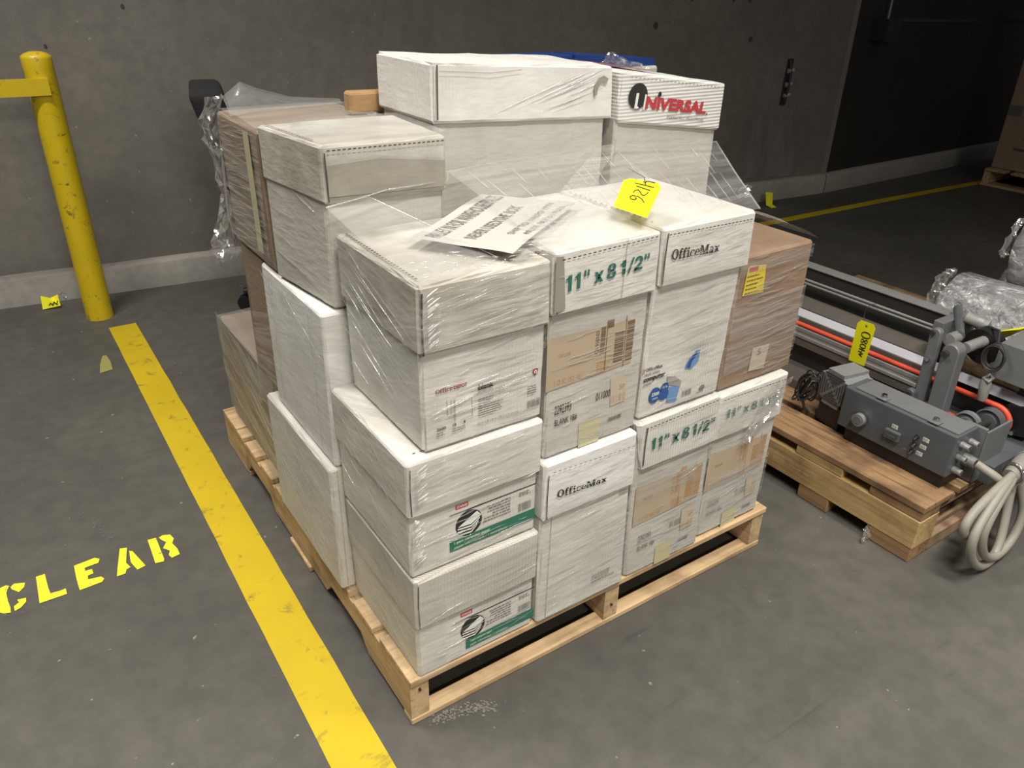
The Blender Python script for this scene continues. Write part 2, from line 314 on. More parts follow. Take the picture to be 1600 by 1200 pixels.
# ------------------------------------------------------------------ cartons
def shell(mb, B, T, z0, z1, r=.006, dent=.003, seed=0, cell=.03, roll=(0, 0)):
    """box mesh between bottom corners B (FL,FR,BR,BL) at z0 and top corners T at z1, edges softened and dented; roll = top z drop at right / back"""
    wx = (Vector(B[1])-Vector(B[0])).length; wy = (Vector(B[3])-Vector(B[0])).length; h = z1-z0
    def ax(L):
        n = max(2, int((L-2*r)/cell)); return [0]+[(r+(L-2*r)*i/n)/L for i in range(n+1)]+[1]
    X, Y, Z = ax(wx), ax(wy), ax(h); idx = {}; vs = []; fs = []
    def pt(u, v, w):
        k = (round(u, 5), round(v, 5), round(w, 5))
        if k in idx: return idx[k]
        e = (u in (0, 1)) + (v in (0, 1)) + (w in (0, 1)); ins = {1: 0, 2: .3*r, 3: .45*r}[e]
        un = noise.noise(Vector((u*wx*22+seed*3.1, v*wy*22, w*h*22)))
        if e >= 2: ins += dent*abs(un)*1.2
        uu = u+(ins/wx if u == 0 else -ins/wx if u == 1 else 0); vv = v+(ins/wy if v == 0 else -ins/wy if v == 1 else 0); ww = w+(ins/h if w == 0 else -ins/h if w == 1 else 0)
        def bil(Q):
            a = Vector(Q[0])*(1-uu)+Vector(Q[1])*uu; b = Vector(Q[3])*(1-uu)+Vector(Q[2])*uu; return a*(1-vv)+b*vv
        xy = bil(B)*(1-ww)+bil(T)*ww
        if e == 1:
            d = dent*.25*un
            nb = noise.noise(Vector((u*wx*6+seed, v*wy*6, w*h*6)))*dent*.35
            if u in (0, 1): xy.x += (d+nb)*.5*(1 if u else -1)
            if v in (0, 1): xy.y += (d+nb)*.5*(1 if v else -1)
        z = z0+h*ww + (roll[0]*u+roll[1]*v)*min(1.0, ww*3 if z0 < .9 else 1.0)
        if e == 1 and w == 1: z += -abs(noise.noise(Vector((u*wx*8, v*wy*8, seed))))*dent*.8
        idx[k] = len(vs); vs.append(Vector((xy.x, xy.y, z))); return idx[k]
    for (A, Bx, fn, flip) in ((X, Y, lambda a, b: (a, b, 0), True), (X, Y, lambda a, b: (a, b, 1), False), (X, Z, lambda a, b: (a, 0, b), False), (X, Z, lambda a, b: (a, 1, b), True), (Y, Z, lambda a, b: (0, a, b), True), (Y, Z, lambda a, b: (1, a, b), False)):
        for i in range(len(A)-1):
            for j in range(len(Bx)-1):
                q = [pt(*fn(A[i], Bx[j])), pt(*fn(A[i+1], Bx[j])), pt(*fn(A[i+1], Bx[j+1])), pt(*fn(A[i], Bx[j+1]))]
                fs.append(q[::-1] if flip else q)
    mb.add(vs, fs)
def corners(x0, x1, y0, y1): return [(x0, y0), (x1, y0), (x1, y1), (x0, y1)]
def grow(Q, d): c = [(-d, -d-.005), (d, -d-.005), (d, d), (-d, d)]; return [(p[0]+a, p[1]+b) for p, (a, b) in zip(Q, c)]
def lerpQ(A, B, t): return [(a[0]*(1-t)+b[0]*t, a[1]*(1-t)+b[1]*t) for a, b in zip(A, B)]
SEED = [1]
def carton(label, B, T, z0, z1, lid_z=None, body=WHITE, lid=None, roll=(0, 0), group=None, dent=.003, name='lidded_carton', lid_T=None, lid_B=None, grow_d=.003):
    SEED[0] += 1; s = SEED[0]
    cx = sum(p[0] for p in B)/4; cy = sum(p[1] for p in B)/4
    t = thing(name, label, 'carton', (cx, cy, z0), group)
    mb = MB(); top = z1-(.004 if lid_z else 0); shell(mb, B, lerpQ(B, T, (top-z0)/(z1-z0)), z0, top, seed=s, dent=dent, roll=roll); t_body = mb.build('carton_body', body, t)
    if lid_z:
        mb = MB(); shell(mb, grow(lid_B or lerpQ(B, T, (lid_z-z0)/(z1-z0)), grow_d), grow(lid_T or T, grow_d), lid_z, z1+.001, seed=s+.5, dent=dent*1.3, roll=roll); mb.build('carton_lid', lid or body, t)
    return t
def slots(t, F, x0, z0, x1, z1, n, w=.0075, h=.0018, m=None, nm='fold_slots'):
    mb = MB()
    for i in range(n):
        a = (i+.5)/n; x = x0+(x1-x0)*a; z = z0+(z1-z0)*a; raw(mb, F, rect(x-w/2, z-h/2, x+w/2, z+h/2))
    return mb.build(nm, m or SLOT, t)
class Side:   # left face of a carton addressed by world y and z at x
    def __init__(s, x, off=.0015, xk=0): s.x = x; s.off = off; s.k = xk
    def p(s, y, z, lift=0): return Vector((s.x+s.k*y-s.off-lift, y, z))
class Top:
    def __init__(s, z, off=.0015): s.z = z; s.off = off
    def p(s, x, y, lift=0): return Vector((x, y, s.z+s.off+lift))
def part(t, name, m, *shapes, label=None):   # shapes: callables filling a builder
    for fn in shapes:
        mb = MB(); fn(mb); o = mb.build(name, m, t)
        if label: o['label'] = label
    return o
def seam(t, F, pts, w=.0016, m=None, nm='flap_seam'):
    mb = MB(); stroke(mb, F, pts, w); return mb.build(nm, m or CREASE, t)

# ================================================================== SETTING
mb = MB(); mb.sheet([[(x, y, 0) for x in (-3, 0, 3, 6, 9.5)] for y in (-3.2, -1, 1, 3.2)]); struct(mb.build('floor', FLOORM), 'stained grey concrete floor')
WA = Vector((-3.0, 3.11, 0)); WB_ = Vector((4.36, 2.315, 0)); WC = Vector((9.5, 2.345, 0))
def wallbox(a, b, h, th, z0=0):
    mb = MB(); n = Vector((-(b-a).y, (b-a).x, 0)).normalized()*th; mb.prism([a+Vector((0, 0, z0)), b+Vector((0, 0, z0)), b+n+Vector((0, 0, z0)), a+n+Vector((0, 0, z0))], (0, 0, h)); return mb
wl = struct(wallbox(WA, WB_, 4.2, .2).build('wall_back', WALLM), 'grey concrete wall behind the loaded pallets')
wr = struct(wallbox(WB_+Vector((.03, 0, 0)), WC, 4.2, .2).build('wall_right', WALLD), 'concrete wall beyond the pale seam, light fall-off darkened into its colour')
d1 = (WB_-WA).normalized(); n1 = Vector((d1.y, -d1.x, 0)); d2 = (WC-WB_).normalized(); n2 = Vector((d2.y, -d2.x, 0))
def curb(a, b, d, n, name, seed):
    mb = MB(); L = (b-a).length; k = max(2, int(L/.06)); R = random.Random(seed); G = [[], [], [], []]
    for i in range(k+1):
        p = a+d*(L*i/k); j = noise.noise(Vector((i*.31, seed, 0)))*.006; t = noise.noise(Vector((i*.17, seed, 5)))*.006
        for r, (o, z) in enumerate(((.045, 0), (.045+j*.4, .112+t), (.036+j, .124+t), (0, .128+t))): G[r].append(p+n*o+Vector((0, 0, z)))
    mb.sheet(G); return struct(mb.build(name, CURBM), 'pale concrete curb along the foot of the wall')
curb(WA, WB_, d1, n1, 'baseboard_back', 3); curb(WB_, WC, d2, n2, 'baseboard_right', 9)
mb = MB(); mb.prism([WB_+Vector((-.012, -.004, .128)), WB_+Vector((.03, -.012, .128)), WB_+Vector((.03, .06, .128)), WB_+Vector((-.012, .06, .128))], (0, 0, 4.0)); struct(mb.build('trim_1', SEAM), 'pale upright filler seam between the two wall sections')
def onwall(x, z, off=.004): t = (x-WA.x)/(WB_.x-WA.x); return WA.lerp(WB_, t)+n1*off+Vector((0, 0, z))
def onwall2(x, z, off=.004): t = (x-WB_.x)/(WC.x-WB_.x); return WB_.lerp(WC, t)+n2*off+Vector((0, 0, z))
F1 = Face(onwall(0, 0, 0), d1, (0, 0, 1), .003)
for i, (x, z, r) in enumerate([(2.55, 1.205, .010), (2.66, 1.203, .010), (2.93, 1.20, .010), (3.06, 1.196, .010), (3.36, 1.192, .010), (3.48, 1.190, .010), (2.83, 1.065, .016), (3.53, .985, .014), (.20, 1.16, .007), (-.1, 1.02, .006)]):
    mb = MB(); raw(mb, F1, disc((x)/d1.x, z, r, r*1.15, 12)); o = mb.build('tie_hole', SLOT, wl, loc=(0, 0, 0)); o['label'] = 'small dark tie hole in the concrete wall'
mb = MB(); mb.prism([onwall2(4.80, 1.065, .001), onwall2(7.4, 1.02, .001), onwall2(7.4, 1.04, .001), onwall2(4.80, 1.085, .001)], n2*.004); mb.build('groove_line', SLOT, wr, loc=(0, 0, 0))
def smear_mat(name, c, a):
    m, n, b = mat(name); f = noise_n(n, coords(n, (5, 5, 1.2)), 2.2, 5, .6, .3); b.inputs['Base Color'].default_value = (*c, 1); b.inputs['Roughness'].default_value = .8; lk(n, ramp(n, f, [(.35, 0.0), (.7, a)]), b.inputs['Alpha']); return m
PINM = plain('bright_pin_metal', (.6, .59, .56), .35, .6)
for pts, m, nm in (([(3.62, .16), (3.62, .45), (3.68, .74), (3.77, .88), (3.90, .90), (3.99, .5), (4.1, .15)], smear_mat('pale_wall_smear', (.36, .355, .34), .6), 'plaster_smear'), ([(3.83, .15), (3.81, .5), (3.98, .5), (4.05, .14)], smear_mat('paler_wall_smear', (.46, .455, .44), .7), 'plaster_smear'),
   ([(1.25, .9), (1.28, 1.08), (1.36, 1.40), (1.62, 1.40), (1.66, 1.17), (1.73, 1.135), (1.80, 1.09), (1.86, 1.03), (1.92, .92)], smear_mat('grey_wall_patch', (.34, .335, .32), .42), 'plaster_patch')):
    mb = MB(); mb.add([F1.p(x/d1.x, z) for x, z in pts], [list(range(len(pts)))[::-1]]); mb.build(nm, m, wl, loc=(0, 0, 0))
# hasp hanging on the wall
hp = thing('wall_latch', 'small dark metal latch with bright pins hanging on the concrete wall', 'latch', onwall(3.87, .70, 0))
H = onwall(3.87, 0, 0)
def hpt(a, z, o): return H+d1*a+n1*o+Vector((0, 0, z))
mb = MB(); mb.prism([hpt(-.022, .60, 0), hpt(.022, .60, 0), hpt(.03, .87, 0), hpt(-.012, .87, 0)], n1*.012); mb.build('back_plate', DARKST, hp)
for z in (.655, .72, .80):
    mb = MB(); mb.cyl(hpt(-.012, z, .02), hpt(.03, z+.004, .02), .014, 10); mb.build('pin', PINM, hp)
mb = MB(); mb.tube([hpt(.0, .86, .015), hpt(.004, .78, .03), hpt(.0, .70, .03), hpt(-.006, .62, .02)], .009, 8); mb.build('bar', DARKST, hp)
# electrical box and conduit
eb = thing('electrical_box', 'small grey electrical box with thin conduit on the dark wall', 'electrical box', onwall2(4.66, .93, 0))
mb = MB(); a = onwall2(4.58, .96, 0); mb.prism([a, a+d2*.14, a+d2*.14+n2*.11, a+n2*.11], (0, 0, .13)); mb.build('housing', DARKST, eb)
mb = MB(); mb.cyl(onwall2(4.655, 1.08, .05), onwall2(4.655, 2.2, .05), .009, 10); mb.build('conduit', LGREY, eb)

# floor paint
def flat(name, m, polys, label, cat, z=.0015, th=.0012, parts=None):
    if parts is None:
        mb = MB()
        for P in polys: mb.prism([(x, y, .0003) for x, y in P][::-1] if area2(P) < 0 else [(x, y, .0003) for x, y in P], (0, 0, th))
        return tag(mb.build(name, m), label, cat)
def area2(P): return sum(a[0]*b[1]-b[0]*a[1] for a, b in zip(P, P[1:]+P[:1]))
def rough_strip(x0, x1, y0, y1, n=40, amp=.0025, seed=1, slope=0):
    L = []; R = []
    for i in range(n+1):
        y = y0+(y1-y0)*i/n; L.append((x0+slope*i+noise.noise(Vector((i*.4, seed, 0)))*amp, y)); R.append((x1+slope*i+noise.noise(Vector((i*.4, seed, 9)))*amp, y))
    return R+L[::-1]
mb = MB(); P = rough_strip(-.175, -.073, -.9, 2.35, 60, .0022, 3, .018/60)
k = len(P)//2
G = [[(*P[i], .0016) for i in range(k)], [(*P[2*k-1-i], .0016) for i in range(k)]]
mb.sheet(G[::-1]); tag(mb.build('floor_line', YPAINT), 'wide worn yellow line painted on the floor beside the carton pallet', 'floor line', 'yellow floor lines')
mb = MB(); mb.sheet([[(2.2, 2.005, .0016), (3.5, 1.938, .0016), (4.5, 1.905, .0016), (5.75, 1.845, .0016)], [(2.2, 2.075, .0016), (3.5, 2.006, .0016), (4.5, 1.973, .0016), (5.75, 1.91, .0016)]]); tag(mb.build('floor_line', YPAINT), 'narrow yellow floor line running towards the far pallet along the dark wall', 'floor line', 'yellow floor lines')
lt = thing('floor_lettering', 'yellow stencilled word CLEAR on the concrete floor left of the line', 'floor lettering', (-.45, .82, 0))
LET = [('C', [[(-.642, .873), (-.63, .876), (-.623, .87), (-.628, .858), (-.631, .845), (-.63, .815), (-.627, .788), (-.628, .769), (-.642, .775), (-.655, .79), (-.663, .81), (-.664, .835), (-.657, .858)], [(-.621, .864), (-.613, .872), (-.591, .862), (-.594, .847), (-.606, .834), (-.619, .853)], [(-.612, .808), (-.594, .804), (-.595, .79), (-.607, .775), (-.62, .77), (-.62, .788), (-.609, .796)]]),
 ('L', [[(-.567, .871), (-.548, .871), (-.547, .811), (-.545, .79), (-.523, .787), (-.513, .789), (-.513, .767), (-.57, .767), (-.569, .8)]]),
 ('E', [[(-.485, .865), (-.438, .87), (-.428, .859), (-.433, .845), (-.464, .843), (-.465, .83), (-.45, .829), (-.45, .81), (-.462, .809), (-.464, .794), (-.436, .788), (-.431, .776), (-.437, .767), (-.486, .764), (-.487, .804)]]),
 ('A', [[(-.379, .874), (-.363, .868), (-.368, .846), (-.376, .808), (-.37, .786), (-.38, .782), (-.385, .768), (-.404, .768), (-.397, .80)], [(-.361, .852), (-.354, .846), (-.338, .772), (-.358, .767), (-.366, .804)]]),
 ('R', [[(-.313, .872), (-.293, .869), (-.294, .773), (-.297, .764), (-.316, .768), (-.314, .826)], [(-.287, .866), (-.276, .871), (-.259, .863), (-.255, .842), (-.263, .824), (-.257, .797), (-.257, .771), (-.277, .767), (-.281, .782), (-.275, .798), (-.287, .817), (-.275, .837), (-.283, .853)]])]
for ch, ps in LET:
    mb = MB()
    for P in ps:
        bm = bmesh.new(); vs = [bm.verts.new((x, y, .0018)) for x, y in (P if area2(P) > 0 else P[::-1])]; fc = bm.faces.new(vs); fc.normal_update(); bmesh.ops.triangulate(bm, faces=[fc], ngon_method='EAR_CLIP'); mb.frombm(bm)
    mb.build('letter', YLET, lt)
bm = bmesh.new(); bm.faces.new([bm.verts.new((x, y, .0016)) for x, y in [(-.255, 1.94), (-.211, 1.95), (-.206, 2.024), (-.210, 2.086), (-.223, 2.088), (-.243, 2.016)]]); mb = MB(); mb.frombm(bm)
tag(mb.build('paint_patch', YPALE), 'faded pale yellow wedge of paint on the floor near the bollard', 'paint mark')
SCUFF = plain('white_scuff', (.185, .178, .162), .8)
for pts, w, lab in (([(-.44, 1.09), (-.41, .99), (-.385, .91)], .010, 'pale scuff streak on the floor above the stencilled letters'), ([(.04, -.012), (.09, -.016), (.13, -.03), (.16, -.05)], .022, 'white scuff smear on the floor at the near pallet corner'), ([(-.27, 2.30), (-.13, 2.385)], .009, 'thin pale scratch on the floor at the foot of the bollard')):
    mb = MB(); R = random.Random(len(pts)+int(w*1e4))
    for (ax, ay), (bx, by) in zip(pts, pts[1:]):
        for k in range(70):
            t = R.random(); x = ax+(bx-ax)*t+R.gauss(0, w*.55); y = ay+(by-ay)*t+R.gauss(0, w*.35); r = w*R.uniform(.03, .13); m_ = 6
            a0 = R.random()*6; mb.add([(x+r*R.uniform(.5, 1.6)*math.cos(a0+2*PI*j/m_), y+r*R.uniform(.5, 1.6)*math.sin(a0+2*PI*j/m_), .0012+k*1e-5) for j in range(m_)], [list(range(m_))])
    tag(mb.build('floor_scuff', SCUFF), lab, 'scuff mark', None, 'stuff')

# bollard and guard rail
gr = thing('guard_rail', 'yellow steel bollard with flat guard rail beside the wall, paint chipped', 'guard rail', (-.165, 2.50, 0))
def post(x, y, nm='post'):
    mb = MB(); n = 32; prof = [(.052, .0), (.0515, .03), (.051, .97), (.051, 1.006), (.049, 1.014), (.036, 1.022), (.02, 1.027), (.001, 1.028)]
    G = [[(x+r*math.cos(2*PI*j/n), y+r*math.sin(2*PI*j/n), z) for j in range(n+1)] for r, z in prof]; mb.sheet(G[::-1]); return mb.build(nm, YPOST, gr)
post(-.165, 2.50); post(-1.75, 2.62)
mb = MB(); mb.hexa([(-1.78, 2.565, .885), (-.150, 2.437, .885), (-.150, 2.449, .885), (-1.78, 2.577, .885), (-1.78, 2.565, .943), (-.150, 2.437, .943), (-.150, 2.449, .943), (-1.78, 2.577, .943)]); mb.build('rail', YPOST, gr)
bm = bmesh.new(); vs = [bm.verts.new((-.165+.05+.03*(i % 3-1)*.0, 2.5, 1.04)) for i in range(0)]; bm.free()
# yellow tags lying by the wall
def folded_tag(loc, pts, lab, ink=True):
    t = thing('lot_tag', lab, 'tag', loc, 'yellow lot tags'); mb = MB()
    for q in pts: mb.prism(q, (0, 0, .0006))
    mb.build('card', YTAG, t)
    return t
t = folded_tag((-.30, 2.72, 0), [[(-.357, 2.69, .004), (-.289, 2.678, .012), (-.289, 2.70, .055), (-.318, 2.715, .04), (-.352, 2.705, .06)]], 'folded yellow lot tag leaning on the curb beside the bollard')
mb = MB(); stroke(mb, Face((-.35, 2.688, .008), (.066, -.012, .006), (0, .2, 1), .002), [(.02, .01), (.028, .018), (.034, .008), (.042, .02), (.05, .008), (.056, .022)], .004); mb.build('handwriting', INK, t)
mb = MB(); mb.tube([(-.288, 2.69, .05), (-.268, 2.70, .062), (-.258, 2.70, .05), (-.262, 2.69, .03), (-.272, 2.69, .045)], .0012, 6); mb.build('wire_tie', WIRE, t)
folded_tag((3.95, 2.3, 0), [[(3.72, 2.235, .01), (3.775, 2.23, .01), (3.80, 2.26, .075), (3.74, 2.27, .085)], [(3.72, 2.235, .01), (3.775, 2.23, .01), (3.77, 2.19, .0), (3.73, 2.195, .0)]], 'small yellow lot tag on the floor at the dark wall curb')

# ================================================================== PALLETS
p1 = thing('wooden_pallet', 'pale pine pallet carrying the shrink wrapped stack of cartons', 'pallet', (.5, .6, 0), 'wooden pallets')
def board(par, nm, x0, x1, y0, y1, z0, z1, m, seed, jag=.002):
    R = random.Random(seed); mb = MB(); e = lambda: R.uniform(-jag, jag)
    mb.bbox(x0+e(), x1+e(), y0+e(), y1+e(), z0, z1, .0025); return mb.build(nm, m, par)
for k, x in enumerate((0.0, .488, .975)):    # notched stringers
    prof = [(0, .016), (.20, .016), (.235, .052), (.40, .052), (.43, .016), (.79, .016), (.82, .052), (.985, .052), (1.02, .016), (1.226, .016), (1.226, .1055), (0, .1055)]
    mb = MB(); mb.prism([(x, y+.004, z) for y, z in prof], (.040, 0, 0)); mb.build('stringer', WY, p1)
for k, (a, b) in enumerate(((0.0, .137), (.165, .262), (.29, .385), (.42, .51), (.54, .635), (.665, .76), (.79, .885), (.915, 1.01), (1.035, 1.085), (1.095, 1.226))): board(p1, 'deck_board', -.002, 1.018, a, b, .106, .122, WX, k)
for k, (a, b) in enumerate(((0.0, .034), (.53, .67), (1.02, 1.226))): board(p1, 'bottom_board', -.004, 1.016, a, b, 0.0006, .0155, WX, k+20, .004)  # front board cut narrow, its edge standing in for the deck's shadow line
for (x, z) in ((.02, .09), (.508, .055)):
    mb = MB(); mb.cyl((x, .006, z), (x, .0, z), .003, 8); mb.build('nail', DARKST, p1)
p2 = thing('wooden_pallet', 'dark weathered pallet with thick side beam under the grey machine', 'pallet', (1.8, .3, 0), 'wooden pallets')
for k, (a, b) in enumerate(((1.283, 1.412), (1.440, 1.56), (1.60, 1.72), (1.76, 1.88), (1.92, 2.04), (2.08, 2.20), (2.24, 2.36), (2.40, 2.51), (2.53, 2.64))): board(p2, 'deck_board', a, b, -.255, .86, .156, .175, W2Y, 40+k, .003)
for k, x in enumerate((1.284, 1.88, 2.55)):
    board(p2, 'side_beam', x, x+.088, -.255, .86, .043, .128, W2YL, 60+k)
    for j, (a, b) in enumerate(((-.255, -.107), (-.026, .120), (.35, .49), (.72, .86))): board(p2, 'spacer_block', x+.001, x+.086, a, b, .1285, .1555, W2YL if j else W2Y, 70+k*5+j)
    for j, (a, b) in enumerate(((-.255, -.138), (-.010, .090), (.35, .46), (.74, .86))): board(p2, 'foot_block', x+.002, x+.084, a, b, .0006, .0425, W2Y, 90+k*5+j)
mb = MB(); mb.bbox(1.372, 1.88, -.250, -.212, .128, .1555, .003); mb.build('end_board', W2X, p2)
mb = MB(); mb.bbox(1.372, 1.88, -.254, -.214, .0006, .0425, .003); mb.build('bottom_rail', W2X, p2)
mb = MB(); mb.bbox(1.373, 1.878, -.235, -.21, .044, .062, .003); mb.build('end_board', W2X, p2)

# ================================================================== CARTONS
GA = 'white paper cartons on the near pallet'
SILVER = None
def sheet_icon(t, F, cx, cz, rx, rz):
    def dk(mb): raw(mb, F, disc(cx, cz, rx, rz))
    part(t, 'stacked_paper_emblem', INK, dk)
    def wt(mb):
        raw(mb, F, poly((cx-rx*.84, cz-rz*.08), (cx+rx*.60, cz+rz*.72), (cx+rx*.95, cz+rz*.28), (cx+rx*.18, cz-rz*.16)), .0004)
        for k in (1, 2, 3):
            o = -rz*.24*k
            raw(mb, F, poly((cx-rx*.86, cz+o-rz*.05), (cx+rx*.18, cz+o-rz*.14), (cx+rx*(.92-.1*k), cz+o+rz*.28), (cx+rx*(.92-.1*k), cz+o+rz*.40), (cx+rx*.18, cz+o-rz*.02), (cx-rx*.86, cz+o+rz*.06)), .0004)
    part(t, 'emblem_sheets', WHITEINK, wt)
def staples_print(t, y, dz, dx, scuffed=False):
    F = Front(y)
    part(t, 'brand_block', RED, lambda mb: raw(mb, F, rect(.104+dx, .488+dz, .130+dx, .498+dz)))
    part(t, 'brand_lettering', WHITEINK, lambda mb: put(mb, F, text_tris('STAPLES', .02), .1065+dx, .4905+dz, .1275+dx, .4955+dz, .0004))
    part(t, 'rule_line', INK, lambda mb: raw(mb, F, rect(.092+dx, .4785+dz, .2765+dx, .4808+dz)))
    sheet_icon(t, F, .131+dx, .450+dz, .0275, .0275)
    part(t, 'small_print', GREYINK, lambda mb: lines(mb, F, .160+dx, .436+dz, .221+dx, .474+dz, 6, 5, True, .45), lambda mb: bars(mb, F, .238+dx, .429+dz, .267+dx, .447+dz, 14, 3), lambda mb: lines(mb, F, .239+dx, .463+dz, .271+dx, .473+dz, 3, 8))
    part(t, 'green_band', GREENBAND, lambda mb: raw(mb, F, rect((.115 if scuffed else .091)+dx, .399+dz, .2765+dx, .4235+dz)))
    part(t, 'band_lettering', WHITEINK, lambda mb: put(mb, F, text_tris('1-part computer paper', .01), (.125 if scuffed else .100)+dx, .4115+dz, .176+dx, .4195+dz, .0004), lambda mb: put(mb, F, text_tris('papier informatique / 1 exemplaire'), (.125 if scuffed else .100)+dx, .4015+dz, .212+dx, .4085+dz, .0004))
A1 = carton('white lidded paper carton with green band at the bottom near corner, lower of two', corners(.019, .281, .0, .294), corners(.016, .281, -.002, .294), .1225, .3705, .252, WHITE, FLUTED2, group=GA, lid_T=corners(.017, .281, -.003, .294))
staples_print(A1, 0, -.257, .007, True)
A2 = carton('white lidded paper carton with green band directly under the red lettered carton', corners(.014, .280, .0, .296), corners(.012, .280, -.002, .296), .372, .6195, .507, WHITE, WHITE, group=GA)
staples_print(A2, 0, 0, 0)
slots(A2, Top(.6195), .03, .015, .27, .010, 18, .005, .002)
B = carton('tall white carton marked OfficeMax in black, standing on the pallet deck', corners(.288, .524, -.008, .288), corners(.288, .511, -.008, .288), .1225, .5225, .392, WHITE, WHITE2, group=GA, dent=.005)
FB = Front(-.0165, .003)
part(B, 'brand_lettering', INK, lambda mb: put(mb, FB, slab_word('OfficeMax'), .315, .441, .437, .4595, 0, .434, .448))
slots(B, FB, .300, .504, .508, .494, 17, .006, .0014, GREYINK)
part(B, 'small_print', PALEINK, lambda mb: lines(mb, Front(-.0085), .43, .165, .50, .19, 4, 3), lambda mb: lines(mb, Front(-.0085), .485, .375, .512, .388, 2, 3))
seam(B, Front(-.0085), [(.312, .40), (.309, .124)], .0012)
def lot_print(t, y, dx, dz, faint=False, num=True):
    F = Front(y); K = (TAN2, BROWNINK) if not faint else (TAN, ORANGEINK)
    part(t, 'tan_label', TAN, lambda mb: raw(mb, F, poly((.289+dx, .669+dz), (.398+dx, .672+dz), (.486+dx, .677+dz), (.487+dx, .766+dz), (.395+dx, .767+dz), (.288+dx, .772+dz))))
    def br(mb):
        bars(mb, F, .407+dx, .714+dz, .418+dx, .767+dz, 17, 5, False, .0004); bars(mb, F, .441+dx, .687+dz, .463+dx, .748+dz, 20, 7, False, .0004); bars(mb, F, .469+dx, .684+dz, .487+dx, .764+dz, 24, 9, False, .0004)
        raw(mb, F, rect(.4205+dx, .676+dz, .4222+dx, .777+dz), .0004); raw(mb, F, rect(.4652+dx, .674+dz, .4668+dx, .776+dz), .0004); raw(mb, F, rect(.4225+dx, .761+dz, .436+dx, .776+dz), .0004)
        v, f = text_tris('CA 9169-03', .01); put(mb, F, ([(-b, a) for a, b in v], f), .395+dx, .716+dz, .404+dx, .761+dz, .0004)
    part(t, 'label_barcodes', K[1], br)
    part(t, 'label_lettering', ORANGEINK, lambda mb: put(mb, F, text_tris('1 O FC 052 101', .0), .307+dx, .676+dz, .368+dx, .686+dz, .0004), lambda mb: put(mb, F, text_tris('PORT CA 9030'), .314+dx, .729+dz, .340+dx, .736+dz, .0004), lambda mb: lines(mb, F, .402+dx, .674+dz, .435+dx, .70+dz, 6, 4, False, .5, .0004))
    part(t, 'packing_tape', TAN2, lambda mb: raw(mb, F, poly((.444+dx, .594+dz), (.481+dx, .596+dz), (.482+dx, .653+dz), (.440+dx, .655+dz))))
    def o2(mb):
        v, f = text_tris('11 1 18 12'); put(mb, F, (v, f), .447+dx, .600+dz, .480+dx, .616+dz, .0004); put(mb, F, text_tris('5P'), .464+dx, .625+dz, .477+dx, .635+dz, .0004)
    part(t, 'tape_lettering', ORANGEINK, o2)
    if num:
        part(t, 'lot_lettering', GREYINK if faint else INK, lambda mb: put(mb, F, text_tris('011000', .0), .407+dx, .617+dz, .441+dx, .633+dz, .0004), lambda mb: put(mb, F, text_tris('2292393', .0), .311+dx, .6155+dz, .349+dx, .634+dz, .0004), lambda mb: put(mb, F, text_tris('BLANK 18#', .0), .313+dx, .590+dz, .364+dx, .605+dz, .0004), lambda mb: bars(mb, F, .442+dx, .561+dz, .475+dx, .570+dz, 16, 4, True, .0004))
    part(t, 'yellowed_tape', TAPE, lambda mb: raw(mb, F, poly((.372+dx, .525+dz), (.422+dx, .525+dz), (.420+dx, .578+dz), (.370+dx, .578+dz))))
C_ = carton('white carton lettered 11 x 8 1/2 beneath the computer paper carton', corners(.536, .762, -.002, .288), corners(.522, .751, -.002, .288), .1225, .5325, .413, GREYC, FLUTED, group=GA, dent=.004, lid_B=corners(.541, .764, -.003, .29))
FC = Front(-.0115, .0025)
part(C_, 'size_lettering', GREEN, lambda mb: put(mb, FC, slab_word('11" x 8 1/2"', SANS), .556, .461, .741, .4905, 0, .455, .4835))
slots(C_, FC, .535, .518, .745, .524, 20, .006, .0022)
lot_print(C_, -.0025, .250, -.403, True)
D_ = carton('white carton lettered 11 at the far end of the bottom front row', corners(.773, .987, .01, .30), corners(.772, .995, .01, .30), .124, .5155, .400, GREYC, WHITE, group=GA, dent=.004)
FD = Front(.0005, .0025)
part(D_, 'size_lettering', GREEN, lambda mb: put(mb, FD, slab_word('11" x 8 1/2"', SANS), .792, .456, .965, .479, 0, .449, .472))
slots(D_, FD, .775, .507, .985, .503, 20, .006, .0022)
lot_print(D_, .0095, .482, -.41, True)
E_ = carton('white carton with red lettering on top of the near corner stack', corners(.048, .284, .0, .280), corners(.044, .284, -.002, .280), .6225, .9165, .802, WHITE, WHITE3, group=GA, dent=.005, lid_B=corners(.044, .284, -.003, .282), lid_T=corners(.044, .280, -.003, .282))
FE = Front(-.0015)
part(E_, 'brand_lettering', DRED, lambda mb: put(mb, FE, slab_word('Office'), .071, .7285, .102, .737), lambda mb: put(mb, FE, text_tris('DEPOT', .03), .104, .7285, .129, .735))
part(E_, 'product_lettering', INK, lambda mb: put(mb, FE, text_tris('blank', .03), .150, .7135, .180, .7235), lambda mb: put(mb, FE, text_tris('2600', .02), .071, .660, .088, .6655), lambda mb: put(mb, FE, text_tris('18', .02), .101, .6605, .1075, .6655), lambda mb: put(mb, FE, text_tris('1', .02), .1225, .6605, .1245, .6655))
